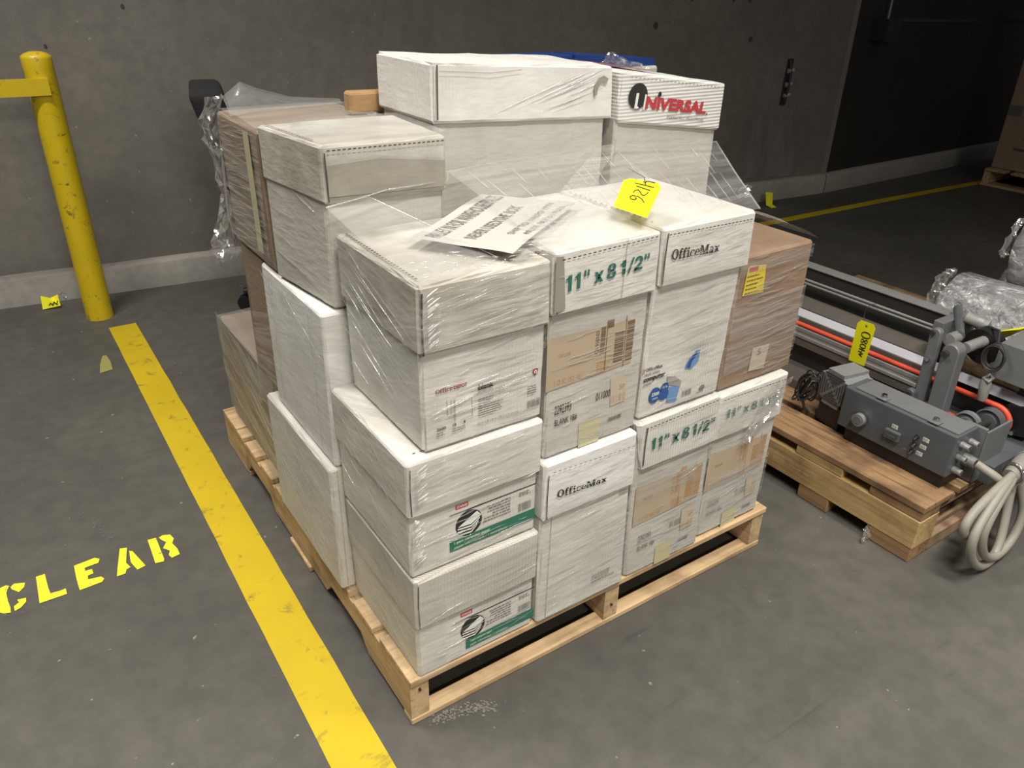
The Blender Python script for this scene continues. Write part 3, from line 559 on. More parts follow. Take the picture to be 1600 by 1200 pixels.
part(E_, 'small_print', GREYINK, lambda mb: put(mb, FE, text_tris('continuous paper'), .141, .703, .203, .7105), lambda mb: lines(mb, FE, .151, .664, .203, .685, 5, 6), lambda mb: lines(mb, FE, .151, .690, .19, .699, 2, 7), lambda mb: put(mb, FE, text_tris('12 in x 8 1/2 in (30.5 x 21.6 cm)'), .149, .6455, .231, .6525), lambda mb: bars(mb, FE, .250, .649, .277, .664, 13, 8), lambda mb: lines(mb, FE, .25, .676, .276, .694, 4, 4), lambda mb: lines(mb, FE, .071, .650, .088, .657, 2, 3), lambda mb: lines(mb, FE, .10, .650, .128, .657, 2, 5))
part(E_, 'carton_drawing', PALEINK, *[(lambda mb, q=q: stroke(mb, FE, q, .0009)) for q in ([(.091, .713), (.092, .685), (.099, .684), (.099, .711)], [(.104, .71), (.1045, .672)], [(.106, .709), (.1065, .671)], [(.138, .704), (.139, .670), (.115, .668)], [(.109, .70), (.12, .705), (.138, .704)])])
def shield(mb): raw(mb, FE, poly((.259, .722), (.2645, .7235), (.270, .722), (.2695, .716), (.2645, .710), (.2595, .716)))
part(E_, 'shield_emblem', DRED, shield); part(E_, 'shield_center', WHITEINK, lambda mb: raw(mb, FE, disc(.2645, .7175, .0032, .0035), .0004)); part(E_, 'shield_dot', DRED, lambda mb: raw(mb, FE, disc(.2645, .7175, .0014, .0016), .0008))
slots(E_, Top(.9180), .0535, .01, .0535, .27, 26, .004, .0055)
F_ = carton('white carton lettered 11 x 8 1/2 with tan shipping label on the upper row', corners(.292, .517, .0, .288), corners(.292, .517, -.002, .288), .5245, .9265, .812, GREYC, WHITE, group=GA, dent=.004, lid_B=corners(.293, .521, -.003, .29), lid_T=corners(.291, .519, -.003, .29))
FF = Front(-.0115, .0025)
part(F_, 'size_lettering', GREEN, lambda mb: put(mb, FF, slab_word('11" x 8 1/2"', SANS), .312, .854, .494, .885, 0, .866, .892))
part(F_, 'smoky_tape', BTAPE, lambda mb: raw(mb, FF, poly((.290, .822), (.313, .826), (.305, .918), (.289, .920))))
slots(F_, FF, .300, .912, .512, .919, 20, .006, .002)
lot_print(F_, -.0005, 0, 0)
seam(F_, FF, [(.440, .925), (.437, .815)], .0012)
G_ = carton('white computer paper carton with blue artwork and OfficeMax lid', corners(.523, .749, .0, .288), corners(.528, .764, -.002, .288), .5365, .9285, .815, WHITE, WHITE, group=GA, dent=.003, lid_B=corners(.534, .767, -.003, .29), lid_T=corners(.528, .765, -.003, .29))
FGl = Front(-.0115, .0025); FG = Front(-.0005)
part(G_, 'brand_lettering', DARKINK, lambda mb: put(mb, FGl, slab_word('OfficeMax'), .549, .8685, .672, .889, 0, .864, .8825))
slots(G_, FGl, .535, .917, .755, .914, 22, .006, .002); slots(G_, Top(.9295, .002), .533, .02, .531, .27, 16, .004, .004)
part(G_, 'brand_dot', ORANGEINK, lambda mb: raw(mb, FG, disc(.5245, .648, .0035, .0035)))
part(G_, 'product_lettering', INK, lambda mb: put(mb, FG, slab_word('OfficeMax'), .530, .6435, .573, .651), lambda mb: put(mb, FG, text_tris('computer', .035), .526, .618, .583, .631))
part(G_, 'small_print', GREYINK, lambda mb: put(mb, FG, text_tris('blank white'), .527, .634, .567, .6405), lambda mb: put(mb, FG, text_tris('paper'), .527, .610, .550, .618), lambda mb: bars(mb, FG, .640, .557, .665, .571, 12, 5), lambda mb: raw(mb, FG, disc(.697, .563, .008, .006)), lambda mb: lines(mb, FG, .682, .553, .71, .557, 1, 3))
part(G_, 'carton_artwork', PALEINK, lambda mb: raw(mb, FG, poly((.593, .599), (.631, .583), (.633, .596), (.612, .612), (.589, .618))))
part(G_, 'blue_artwork', BLUE2, lambda mb: raw(mb, FG, poly((.596, .557), (.624, .552), (.629, .585), (.596, .593)), .0003), lambda mb: raw(mb, FG, poly((.637, .623), (.642, .638), (.665, .657), (.676, .655), (.674, .630), (.656, .617))))
part(G_, 'blue_artwork_dark', BLUE1, lambda mb: raw(mb, FG, poly((.641, .625), (.645, .637), (.665, .655), (.668, .649), (.655, .634), (.652, .620)), .0004))
part(G_, 'blue_roundels', BLUE1, lambda mb: raw(mb, FG, disc(.5605, .584, .0155, .0175), .0006), lambda mb: raw(mb, FG, disc(.585, .579, .0135, .0125), .0008), lambda mb: raw(mb, FG, disc(.5855, .5955, .0105, .0105), .001))
part(G_, 'roundel_lettering', WHITEINK, lambda mb: put(mb, FG, text_tris('2300', .03), .551, .583, .571, .591, .0012), lambda mb: put(mb, FG, text_tris('sheets'), .554, .575, .569, .580, .0012), lambda mb: put(mb, FG, text_tris('15 lb'), .579, .594, .592, .599, .0014))
H_ = carton('brown cardboard carton with yellow caution label at the end of the upper row', corners(.775, 1.016, .02, .30), corners(.776, 1.012, .02, .30), .5185, .823, None, KRAFT5, name='brown_carton', group='brown cartons on the near pallet')
FH = Front(.0195)
part(H_, 'yellow_label', YELLAB, lambda mb: raw(mb, FH, poly((.802, .737), (.868, .733), (.862, .795), (.812, .801), (.806, .796))))
part(H_, 'label_heading', RED, lambda mb: raw(mb, FH, rect(.811, .787, .838, .797), .0005))
part(H_, 'label_small_print', BROWNINK, lambda mb: lines(mb, FH, .808, .738, .862, .784, 5, 3, False, .3, .0005))
part(H_, 'packing_tape', TAN2, lambda mb: raw(mb, FH, poly((.866, .545), (.918, .541), (.924, .600), (.868, .603))))
part(H_, 'tape_lettering', BROWNINK, lambda mb: put(mb, FH, text_tris('5', .0), .886, .580, .897, .596, .0005))
# left side
P_ = carton('white carton lowest on the long left side, filmed edge tinted yellow', corners(-.009, .255, .301, .683), corners(-.010, .255, .301, .683), .1225, .4365, None, WHITE, name='paper_carton', group='side cartons on the near pallet')
seam(P_, Front(.3005), [(.006, .434), (.005, .125)], .001)
O_ = carton('white carton standing on the lowest left side carton, projecting past the corner stack', corners(.004, .26, .301, .634), corners(.006, .26, .301, .634), .438, .768, None, WHITE2, name='paper_carton', group='side cartons on the near pallet')
seam(O_, Side(.004, .002), [(.36, .46), (.36, .75)], .0015, PALEINK); seam(O_, Side(.004, .002), [(.58, .46), (.58, .75)], .0015, PALEINK)
Q_ = carton('brown film covered carton at the back end of the left side', corners(.026, .27, .690, 1.19), corners(.020, .27, .690, 1.165), .1225, .449, None, KRAFT4, name='brown_carton', group='brown cartons on the near pallet')
S_ = carton('brown carton under the tall upper brown carton, sliver seen behind the projecting white one', corners(.012, .262, .642, .80), corners(.012, .262, .642, .80), .452, .768, None, KRAFT4, name='brown_carton', group='brown cartons on the near pallet')
KQ = [(.034, .305), (.258, .292), (.272, .510), (.006, .528)]
K_ = carton('white lidded carton on the left of the top tier with smudged lid front', KQ, KQ, .771, 1.062, .963, GREYC, WHITE3, group=GA, dent=.003)
kf = Face((.034, .297, 0), (.224, -.013, 0), (0, 0, 1), .0055)
part(K_, 'smoky_tape', KTAPE, lambda mb: raw(mb, kf, poly((.005, .978), (.222, .974), (.222, 1.020), (.10, 1.034), (.005, 1.030))))
slots(K_, Top(1.0635), .034, .33, .013, .51, 18, .004, .005); slots(K_, kf, .006, 1.054, .222, 1.054, 24, .0055, .002)
L_ = carton('brown carton with tan top behind the left top white carton', corners(.008, .270, .540, .800), corners(.004, .270, .540, .800), .771, 1.049, None, KRAFT4, name='brown_carton', group='brown cartons on the near pallet')
part(L_, 'yellowed_tape', TAPE, lambda mb: raw(mb, Side(.0045, .003), rect(.585, .80, .62, 1.04)))
I_ = carton('large white lidded carton on top of the load, left of the red lettered one', corners(.286, .705, .372, .588), corners(.284, .700, .372, .588), .771, 1.172, 1.066, GREYC, WHITE2, group=GA, dent=.006, roll=(-.022, 0), lid_B=corners(.280, .712, .370, .590), lid_T=corners(.280, .703, .370, .590))
FI = Front(.359, .003)
seam(I_, FI, [(.286, 1.168), (.285, 1.075)], .003, SLOT); seam(I_, FI, [(.29, 1.158), (.40, 1.150), (.47, 1.153)], .0012)
part(I_, 'torn_patch', KTAPE, lambda mb: raw(mb, FI, poly((.655, 1.094), (.652, 1.112), (.662, 1.128), (.676, 1.133), (.690, 1.126), (.685, 1.118), (.672, 1.121), (.663, 1.112), (.661, 1.096))))
J_ = carton('white lidded carton with red UNIVERSAL lettering at the top right of the load', corners(.722, 1.040, .358, .590), corners(.718, 1.034, .358, .590), .771, 1.141, 1.036, GREYC, RIBBED, group=GA, dent=.004, roll=(-.041, 0), lid_B=corners(.722, 1.036, .356, .592), lid_T=corners(.717, 1.036, .356, .592))
jf = Face((.72, .3475, 1.137), (1, 0, -.129), (.129, 0, 1), .0025)   # tilted with the carton
def jput(mb, sh, x0, y0, x1, y1, lift=0): put(mb, jf, sh, x0, y0, x1, y1, lift)
part(J_, 'brand_emblem', INK, lambda mb: raw(mb, jf, disc(.052, -.042, .027, .0265)))
part(J_, 'emblem_letter', WHITEINK, lambda mb: raw(mb, jf, rect(.046, -.0675, .0535, -.036), .0005), lambda mb: raw(mb, jf, poly((.0535, -.0675), (.060, -.0655), (.0535, -.0615)), .0005), lambda mb: raw(mb, jf, rect(.0715, -.068, .0765, -.037), .0005))
part(J_, 'brand_lettering', RED, lambda mb: jput(mb, text_tris('NIVERSAL', .045), .078, -.066, .270, -.040))
part(J_, 'letter_dot', INK, lambda mb: raw(mb, jf, disc(.1145, -.034, .005, .0055), .0003), lambda mb: raw(mb, jf, disc(.274, -.0655, .0022, .0022)))
part(J_, 'small_print', GREYINK, lambda mb: jput(mb, text_tris('PERFECTLY PRACTICAL.', .005), .150, -.0825, .272, -.0755))
slots(J_, jf, .02, -.006, .30, -.006, 24, .005, .0016, GREYINK)
mb = MB(); mb.add([(.76, .45, 1.1415), (.92, .45, 1.1205), (.92, .585, 1.1205), (.76, .585, 1.1415)], [[0, 1, 2, 3]]); mb.build('red_top_panel', plain('faded_red_ink', (.36, .10, .10), .6), J_)
M_ = carton('flat tan carton lying on the brown one behind the large top carton', corners(.222, .52, .606, .642), corners(.222, .52, .606, .642), 1.0515, 1.096, None, KRAFT2, name='brown_carton', group='brown cartons on the near pallet')
GI = 'inner cartons inside the load'; LI = 'plain white carton hidden inside the stacked load'
for x0, x1, y0, y1, z0, z1 in ((.292, .985, .306, .600, .1225, .445), (.292, .985, .306, .600, .447, .7685), (.292, .525, .606, .70, .1225, .580), (.292, .525, .606, .70, .582, 1.0495), (.535, 1.07, .606, .70, .1225, .620), (.535, 1.07, .606, .70, .622, 1.112)):
    carton(LI, corners(x0, x1, y0, y1), corners(x0, x1, y0, y1), z0, z1, None, GREYC, name='paper_carton', group=GI)
mb = MB(); mb.bbox(.53, .80, .618, .705, 1.114, 1.1455, .003); o = mb.build('storage_lid', BLUEP, loc=(.65, .66, 1.114)); tag(o, 'shallow blue plastic lid lying behind the large top white carton', 'lid', 'blue plastic lids')
mb = MB(); mb.hexa([(.806, .618, 1.114), (1.07, .618, 1.112), (1.07, .705, 1.112), (.806, .705, 1.114), (.806, .618, 1.1455), (1.06, .618, 1.128), (1.06, .705, 1.128), (.806, .705, 1.1455)]); o = mb.build('storage_lid', BLUEP, loc=(.92, .66, 1.114)); tag(o, 'blue plastic lid lying behind the carton with red lettering', 'lid', 'blue plastic lids')

for t, y, x, z0, z1, k in ((E_, -.0085, .0475, .806, .905, .003), (A1, -.009, .0195, .262, .362, .0018), (A2, -.009, .0145, .518, .61, .0018), (F_, -.0095, .2975, .82, .915, .0018), (G_, -.0095, .5345, .826, .92, .0024), (C_, -.0095, .5405, .43, .52, .003), (B, -.0155, .2925, .40, .50, .0022)):
    seam(t, Front(y, .004), [(x, z0), (x-.001, (z0+z1)/2), (x+.0005, z1)], k, SLOT, 'corner_slot')
seam(K_, kf, [(.003, 1.05), (.004, .97)], .0022, SLOT, 'corner_slot')

# ================================================================== PAPER LABEL AND FILM ON THE LOAD
class Quad:   # gently waved sheet addressed by 0..1
    def __init__(s, a, b, c, d, amp=.004): s.q = [Vector(p) for p in (a, b, c, d)]; s.amp = amp
    def p(s, u, v, lift=0):
        a, b, c, d = s.q; q = (a*(1-u)+b*u)*(1-v)+(d*(1-u)+c*u)*v
        return q+Vector((0, 0, s.amp*(math.sin(u*6+v*3)*.5+math.sin(v*7+1)*.3+.5)+lift))
QL = Quad((.215, .001, .931), (.468, .165, .940), (.335, .283, .944), (.112, .148, .933))
sh = thing('paper_notice', 'white paper notice with rows of tall grey lettering under film on the carton tops', 'paper notice', (.28, .14, .93))
mb = MB(); mb.sheet([[QL.p(i/12, j/8) for i in range(13)] for j in range(9)]); mb.build('sheet', PAPER, sh)
for (s_, u0, u1, v0, v1) in (('PALLET IN FOR WAREHOUSE/SPACES', .06, .97, .74, .90), ('NEVER USED/THE BOX', .13, .82, .44, .57), ('SHIP TO: VALPO 1774', .27, .93, .18, .25), ('MUST PAY IN FULL', .30, .9, .05, .11)):
    mb = MB(); put(mb, QL, text_tris(s_, .01), u0, v0, u1, v1, .0012); mb.build('notice_lettering', GREYINK, sh)

wrap = thing('stretch_wrap', 'clear wrinkled stretch film wound around the loaded pallet', 'stretch film', (.5, .5, .122))
def ribbon(mb, pts, w, h, n, seed=0):
    """thin arched fold of film along pts, standing h off the surface with normal n"""
    pts = [Vector(p) for p in pts]; n = Vector(n).normalized(); k = len(pts); G = [[], [], []]
    for i, p in enumerate(pts):
        t = (pts[min(k-1, i+1)]-pts[max(0, i-1)]).normalized(); s = n.cross(t).normalized(); f = math.sin(PI*(i+.35)/(k-.3))
        G[0].append(p-s*w*f); G[1].append(p+n*h*f); G[2].append(p+s*w*f)
    mb.sheet(G)
RW = random.Random(11)
def wrinkles(mb, pfun, a0, a1, b0, b1, n, slope, nrm, lmin=.02, lmax=.12, w=.0010, h=.0012, jitter=.07):
    for _ in range(n):
        a = RW.uniform(a0, a1); b = RW.uniform(b0, b1); L = RW.uniform(lmin, lmax); sl = slope+RW.gauss(0, jitter); k = 6; pts = []
        for i in range(k):
            aa = a+L*(i/(k-1)-.5); bb = b+sl*(aa-a)+RW.gauss(0, .0006)
            if not (a0 <= aa <= a1 and b0 <= bb <= b1): break
            pts.append(pfun(aa, bb))
        if len(pts) >= 3: ribbon(mb, pts, w*RW.uniform(.5, 1.5), h*RW.uniform(.6, 1.5), nrm)
mb = MB()
fr = [(.02, .28, .13, .25, -.003, 26), (.02, .285, .256, .37, -.013, 14), (.016, .28, .376, .505, -.003, 36), (.016, .28, .51, .615, -.012, 34), (.05, .28, .63, .80, -.003, 52), (.05, .285, .805, .91, -.014, 60),
      (.29, .52, .13, .39, -.0125, 44), (.29, .51, .395, .50, -.0195, 16), (.295, .515, .53, .81, -.003, 44), (.295, .52, .815, .92, -.0155, 24), (.54, .76, .13, .41, -.006, 30), (.54, .755, .416, .52, -.0155, 16), (.53, .755, .54, .81, -.004, 56), (.535, .76, .818, .92, -.0155, 26),
      (.775, .985, .13, .395, .006, 22), (.775, .99, .405, .51, -.004, 26), (.78, 1.012, .525, .82, .0165, 80)]
for x0, x1, z0, z1, y, n in fr: wrinkles(mb, lambda a, b, y=y: (a, y, b), x0, x1, z0, z1, int(n*1.15), .06, (0, -1, 0))
for k in range(26):      # short bright puckers at the corner folds
    for (x, y, z0, z1) in ((.05, -.014, .81, .90), (.018, -.004, .40, .50), (.02, -.013, .53, .60)):
        z = RW.uniform(z0, z1); L = RW.uniform(.008, .028); ribbon(mb, [(x+L*t, y-.001, z+L*.55*t) for t in (0, .33, .66, 1)], .0014, .002, (0, -1, 0))
o = mb.build('front_wrinkles', FILMR, wrap); o['kind'] = 'stuff'
mb = MB()
for x, y0, y1, z0, z1, n, sl in ((.015, .0, .29, .13, .37, 30, .42), (.009, .0, .29, .38, .61, 30, .42), (.040, .0, .275, .63, .91, 56, .40), (-.013, .305, .68, .13, .43, 46, .5), (.001, .305, .63, .45, .76, 40, .5), (.019, .70, 1.16, .14, .44, 60, .42), (.003, .545, .795, .78, 1.04, 95, -.12)):
    wrinkles(mb, lambda a, b, x=x: (x, a, b), y0, y1, z0, z1, n, sl, (-1, 0, 0), .04, .2)
wrinkles(mb, lambda a, b: (.033-.13*(a-.305), a, b), .31, .52, .78, 1.05, 26, .2, (-1, 0, 0))
o = mb.build('side_wrinkles', FILMR, wrap); o['kind'] = 'stuff'
def band(z_back, z_front, z_right, w, name='film_band', xe=1.02):
    """one turn of film: along the left side, round the near corner, along the front"""
    zf = z_front; xf = .040 if zf > .62 else .008; P = []
    for i in range(13): y = 1.17-(1.17-.684)*i/12; P.append((.012-.026*i/12, y))
    for i in range(1, 9): P.append((-.014, .684-(.684-.30)*i/8))
    for i in range(1, 9): P.append((-.014+(xf-.004+.014)*i/8, .30-.306*i/8))
    n1_ = len(P)
    for i in range(1, 21): P.append((xf+(xe-xf)*i/20, -.020))
    G = [[] for _ in range(5)]; L1 = n1_-1; L2 = len(P)-n1_
    for i, (x, y) in enumerate(P):
        z = z_back+(z_front-z_back)*i/L1 if i <= L1 else z_front+(z_right-z_front)*(i-L1)/L2
        if y > .69 and z > .44: z = max(.36, min(z, .43))
        for j in range(5): G[j].append((x, y, z+w*(j/4-.5)+noise.noise(Vector((i*.3, j, z_back*9)))*.004))
    m = MB(); m.sheet(G); m.build(name, FILMB, wrap)
for a_, b_, w_ in ((.30, .17, .06), (.40, .285, .07), (.43, .46, .06), (.43, .60, .06), (.43, .72, .08), (.43, .85, .07)): band(a_, b_, b_+.002, w_, xe=.075)
def front_patch(x0, x1, z, w, y, tilt=.03):
    mb = MB(); mb.sheet([[(x0+(x1-x0)*i/10, y-.0015*math.sin(PI*i/10), z+tilt*(x1-x0)*(i/10-.5)+w*(j/6-.5)+noise.noise(Vector((i*.5, j*.8, z*7)))*.004) for i in range(11)] for j in range(7)]); mb.build('film_band', FILMB, wrap)
for q in ((.022, .283, .312, .09, -.0145), (.016, .283, .562, .08, -.0145), (.046, .283, .860, .085, -.0155), (.05, .282, .775, .04, -.0045), (.292, .520, .262, .20, -.0135), (.294, .515, .415, .035, -.0205), (.54, .758, .365, .08, -.0075), (.775, .985, .455, .08, -.0055), (.776, .985, .24, .12, .0045), (.297, .513, .788, .04, -.0045), (.295, .513, .555, .04, -.0045), (.53, .758, .735, .13, -.0045), (.53, .76, .838, .035, -.0165), (.78, 1.01, .64, .16, .0155), (.78, 1.01, .80, .03, .0155)): front_patch(*q)
# film draped from the upper cartons down over the lower tier
hemL = [(.027, .283, .964), (.085, .281, .973), (.139, .280, .982), (.262, .283, .982)]
hemR = [(.30, .352, .981), (.47, .350, .990), (.60, .349, .993), (.70, .347, .993), (.85, .345, .984), (1.025, .343, .972)]
def pl(pts, t):
    n = len(pts)-1; i = min(n-1, int(t*n)); f = t*n-i; return Vector(pts[i]).lerp(Vector(pts[i+1]), f)
def drape(top, bot, nu, nv, sag, seed, m=FILM, nm='draped_film', amp=.003):
    G = []
    for j in range(nv+1):
        r = []
        for i in range(nu+1):
            a = pl(top, i/nu); b = pl(bot, i/nu); t = j/nv; q = a.lerp(b, t); q.z -= sag*math.sin(PI*t); e = math.sin(PI*t)
            q.z += noise.noise(Vector((i*.45+seed, t*2.2, 0)))*amp*e; q.y += noise.noise(Vector((i*.6, t*3, seed)))*amp*e; r.append(q)
        G.append(r)
    mb = MB(); mb.sheet(G); return mb.build(nm, m, wrap)
drape(hemR, [(.285, -.010, .925), (.40, -.012, .928), (.52, -.012, .931), (.64, -.012, .932), (.771, -.012, .931)], 40, 16, -.002, 4)
drape([(.027, .283, .964), (.06, .281, .970), (.10, .280, .977)], [(.041, -.008, .917), (.11, -.008, .919), (.20, .02, .922)], 12, 12, .001, 8)
drape([(.027, .283, .964), (.034, .16, .945), (.040, -.006, .921)], [(.034, .283, .80), (.036, .16, .83), (.037, -.006, .86)], 10, 8, 0, 2, FILMB, 'draped_film', .001)
drape([(.775, -.010, .92), (.778, .28, .932)], [(1.019, .012, .827), (1.019, .29, .828)], 10, 12, -.006, 15, FILMC2, 'draped_film', .008)
drape([(.665, .345, .992), (.725, .345, .990)], [(.200, -.010, .934), (.285, -.013, .936)], 8, 18, -.006, 21, FILMB, 'film_fold', .006)
mb = MB()
for hp_ in ([hemL[0], hemL[1], hemL[2], hemL[3], hemR[0]], hemR):
    q = [pl(hp_, i/30) for i in range(31)]; mb.tube([(p.x, p.y-.002, p.z+noise.noise(Vector((p.x*14, 0, 3)))*.002) for p in q], .0014, 6)
mb.tube([(1.025, .342, .972), (.90, .17, .951), (.773, -.011, .931)], .0016, 6); mb.tube([(.10, .279, .977), (.15, .15, .951), (.20, .02, .925)], .0006, 6)
mb.build('rolled_hem', FILMR, wrap)
mb = MB()
wrinkles(mb, lambda a, b: (a, b, .955+.0), .3, .75, .1, .1, 0, 0, (0, 0, 1))
for k in range(46):   # pulled creases fanning down the drape
    t = RW.random(); a = pl(hemR, t); b = Vector((.285+.486*t, -.012, .928)); s0 = RW.uniform(.02, .6); s1 = s0+RW.uniform(.1, .35)
    ribbon(mb, [a.lerp(b, s0+(min(1, s1)-s0)*i/5)+Vector((0, -.003, .004)) for i in range(6)], .0016, .002, (0, -.7, .7))
for k in range(90):   # crackle on top of the near corner carton
    x = RW.uniform(.06, .28); y = RW.uniform(.0, .09); L = RW.uniform(.004, .02); an = RW.uniform(-.6, .9)
    ribbon(mb, [(x+L*t*math.cos(an), y+L*t*math.sin(an), .9225) for t in (0, .33, .66, 1)], .0012, .002, (0, 0, 1))
o = mb.build('top_wrinkles', FILMR, wrap); o['kind'] = 'stuff'
drape([(.018, .79, 1.077), (.058, .79, 1.104), (.094, .79, 1.089), (.161, .79, 1.069), (.268, .79, 1.058)], [(.004, .70, 1.052), (.06, .73, 1.052), (.10, .74, 1.052), (.16, .75, 1.052), (.268, .76, 1.052)], 24, 8, -.004, 31, FILM, 'film_peak', .004)
drape([(.004, .545, 1.051), (.004, .67, 1.051), (.004, .80, 1.053)], [(-.0005, .545, .79), (-.0005, .67, .79), (-.0005, .80, .79)], 16, 14, 0, 33, FILMB, 'film_band', .0)
drape([(.014, .70, .445), (.012, .85, .448), (.012, 1.0, .450), (.013, 1.165, .449)], [(-.011, .69, .16), (.004, .85, .15), (.010, 1.0, .14), (.018, 1.18, .14)], 20, 12, 0, 51, FILMC2, 'side_film', .002)
drape([(.014, .70, .451), (.013, 1.165, .452)], [(.255, .70, .451), (.255, 1.16, .452)], 10, 8, -.004, 53, FILM, 'side_film', .004)
mb = MB()
for k in range(40):
    t = k/39; z1 = 1.075+.075*t; L = RW.uniform(.08, .3); x1 = RW.uniform(.60, .70); x0 = x1-L; zz = z1-.32*(x1-x0)*(.6+.4*t)
    if zz > 1.064 and z1 < 1.150: ribbon(mb, [(x0+(x1-x0)*i/5, .3615, zz+(z1-zz)*i/5+RW.gauss(0, .0006)) for i in range(6)], .0012, .0016, (0, -1, 0))
o = mb.build('upper_wrinkles', FILMR, wrap); o['kind'] = 'stuff'
drape([(.006, .79, 1.055), (.14, .79, 1.055), (.268, .76, 1.056)], [(.004, .545, 1.053), (.14, .545, 1.055), (.268, .545, 1.056)], 14, 12, -.004, 57, FILM, 'draped_film', .005)
drape([(.004, .53, 1.052), (.10, .515, 1.068), (.27, .50, 1.069)], [(.036, .30, 1.066), (.13, .296, 1.069), (.262, .288, 1.068)], 14, 10, -.002, 59, FILM, 'draped_film', .003)
def crumple(nm, rows, nx, amp, seed, par, y0, m=FILMC, sub=3):
    """crumpled film: rows of (z, x0, x1)"""
    G = []; N = (len(rows)-1)*sub
    for i in range(N+1):
        k = min(len(rows)-2, i//sub); f = (i-k*sub)/sub; z, a, b = [rows[k][j]*(1-f)+rows[k+1][j]*f for j in range(3)]
        G.append([(a+(b-a)*j/nx+noise.noise(Vector((i*.9, j*.9, seed)))*amp*.35, y0+noise.noise(Vector((i*.8, j*1.1, seed+7)))*amp, z+noise.noise(Vector((i*.9, j*.8, seed+3)))*amp*.35) for j in range(nx+1)])
    mb = MB(); mb.sheet(G); mb.sm = set(); return mb.build(nm, m, par)
crumple('loose_film_tail', [(1.075, -.012, .026), (1.03, -.028, .012), (.99, -.024, .010), (.95, -.014, .008), (.905, -.012, .006), (.875, -.006, .005), (.84, -.016, .006), (.80, -.032, .010), (.77, -.044, .022), (.745, -.046, .022), (.72, -.040, .0)], 9, .034, 5, wrap, .815)
mb = MB(); mb.tube([(.008, .808, 1.04), (.004, .806, .96), (.0015, .806, .90), (-.002, .806, .83), (.004, .808, .77)], [.001, .002, .003, .002, .001], 6); mb.build('twisted_film_strand', FILMR, wrap)
crumple('film_tuft', [(1.150, .89, .905), (1.135, .88, .94), (1.12, .86, 1.0), (1.108, .86, 1.03)], 10, .016, 15, wrap, .597)
crumple('film_tuft', [(.955, .80, .818), (.945, .79, .825), (.93, .785, .83)], 6, .012, 25, wrap, .06)
crumple('crumpled_film', [(.507, .93, 1.0), (.47, .90, .985), (.43, .885, .95), (.40, .87, .91), (.37, .85, .89)], 12, .012, 45, wrap, -.006)

# lot tag on the film
lot = thing('lot_tag', 'yellow lot tag numbered 4126 lying on the film above the paper cartons', 'tag', (.56, .08, .95), 'yellow lot tags')
def lerp4(q, u, v): a, b, c, d = [Vector(p) for p in q]; return (a*(1-u)+b*u)*(1-v)+(d*(1-u)+c*u)*v
class Patch:
    def __init__(s, q, off=.0012): s.q = q; a, b, c, d = [Vector(p) for p in q]; s.n = (b-a).cross(d-a).normalized(); s.off = off
    def p(s, u, v, lift=0): return lerp4(s.q, u, v)+s.n*(s.off+lift)
T1 = [(.4825, .0767, .953), (.4843, -.0077, .953), (.5670, .0459, .9915), (.5511, .1298, .985)]
mb = MB(); pt_ = Patch(T1, 0); o_ = [pt_.p(u, v) for u, v in ((0, 0), (1, 0), (1, .86), (.88, .985), (.15, 1.0), (0, .90))]; mb.prism(o_, pt_.n*.0006); mb.build('card', YTAG, lot)
PT = Patch(T1, .0012)
def pxu(a, b):    # traced on the tag: 0..1 across, 0..1 along
    return (a, b)
for pts in [[(0.765, 0.350), (0.664, 0.439), (0.538, 0.487), (0.401, 0.473), (0.339, 0.433), (0.384, 0.364), (0.491, 0.366), (0.532, 0.412), (0.476, 0.432)], [(0.374, 0.556), (0.405, 0.641), (0.474, 0.677), (0.539, 0.633), (0.620, 0.550), (0.681, 0.547), (0.729, 0.604), (0.748, 0.662)], [(0.396, 0.782), (0.779, 0.719)], [(0.326, 0.869), (0.463, 0.854), (0.610, 0.843), (0.734, 0.830), (0.838, 0.823)], [(0.610, 0.843), (0.578, 0.909), (0.583, 0.970), (0.690, 0.971), (0.814, 0.958)]]:
    mb = MB(); stroke(mb, PT, pts, .026); mb.build('handwriting', INK, lot)
mb = MB(); raw(mb, PT, rect(.52, .925, .60, .955)); mb.build('eyelet', SLOT, lot)
mb = MB(); mb.tube([PT.p(.56, .94), PT.p(.56, 1.0)+Vector((0, .004, .004)), PT.p(.52, 1.0)+Vector((.04, .09, .0))], .0009, 6); mb.build('wire_tie', WIRE, lot)

# ================================================================== CHAIR BEHIND THE LOAD
ch = thing('office_chair', 'black swivel office chair standing behind the load by the wall', 'chair', (.63, 2.10, 0))
mb = MB(); bm = bmesh.new(); bmesh.ops.create_cube(bm, size=1)
for v in bm.verts:
    a, b, c = v.co.x+.5, v.co.y, v.co.z+.5; lean = -.13*c
    v.co = Vector((.375+lean+a*.115*.97+b*.40*.236, 2.10-a*.075*.236+b*.40*.97, .42+c*.515))
bmesh.ops.bevel(bm, geom=bm.edges[:], offset=.028, segments=4, profile=.6, affect='EDGES'); mb.frombm(bm, True); mb.build('backrest', CLOTH, ch)
mb = MB(); mb.bbox(.42, .86, 1.87, 2.33, .42, .49, .025); mb.build('seat', CLOTH, ch)
mb = MB(); mb.tube([(.42, 2.10, .60), (.40, 2.10, .46), (.46, 2.10, .40), (.63, 2.10, .40)], .018, 8); mb.build('back_bracket', BLACKP, ch)
mb = MB(); mb.cyl((.63, 2.10, .12), (.63, 2.10, .42), .025, 16); mb.build('gas_column', BLACKP, ch)
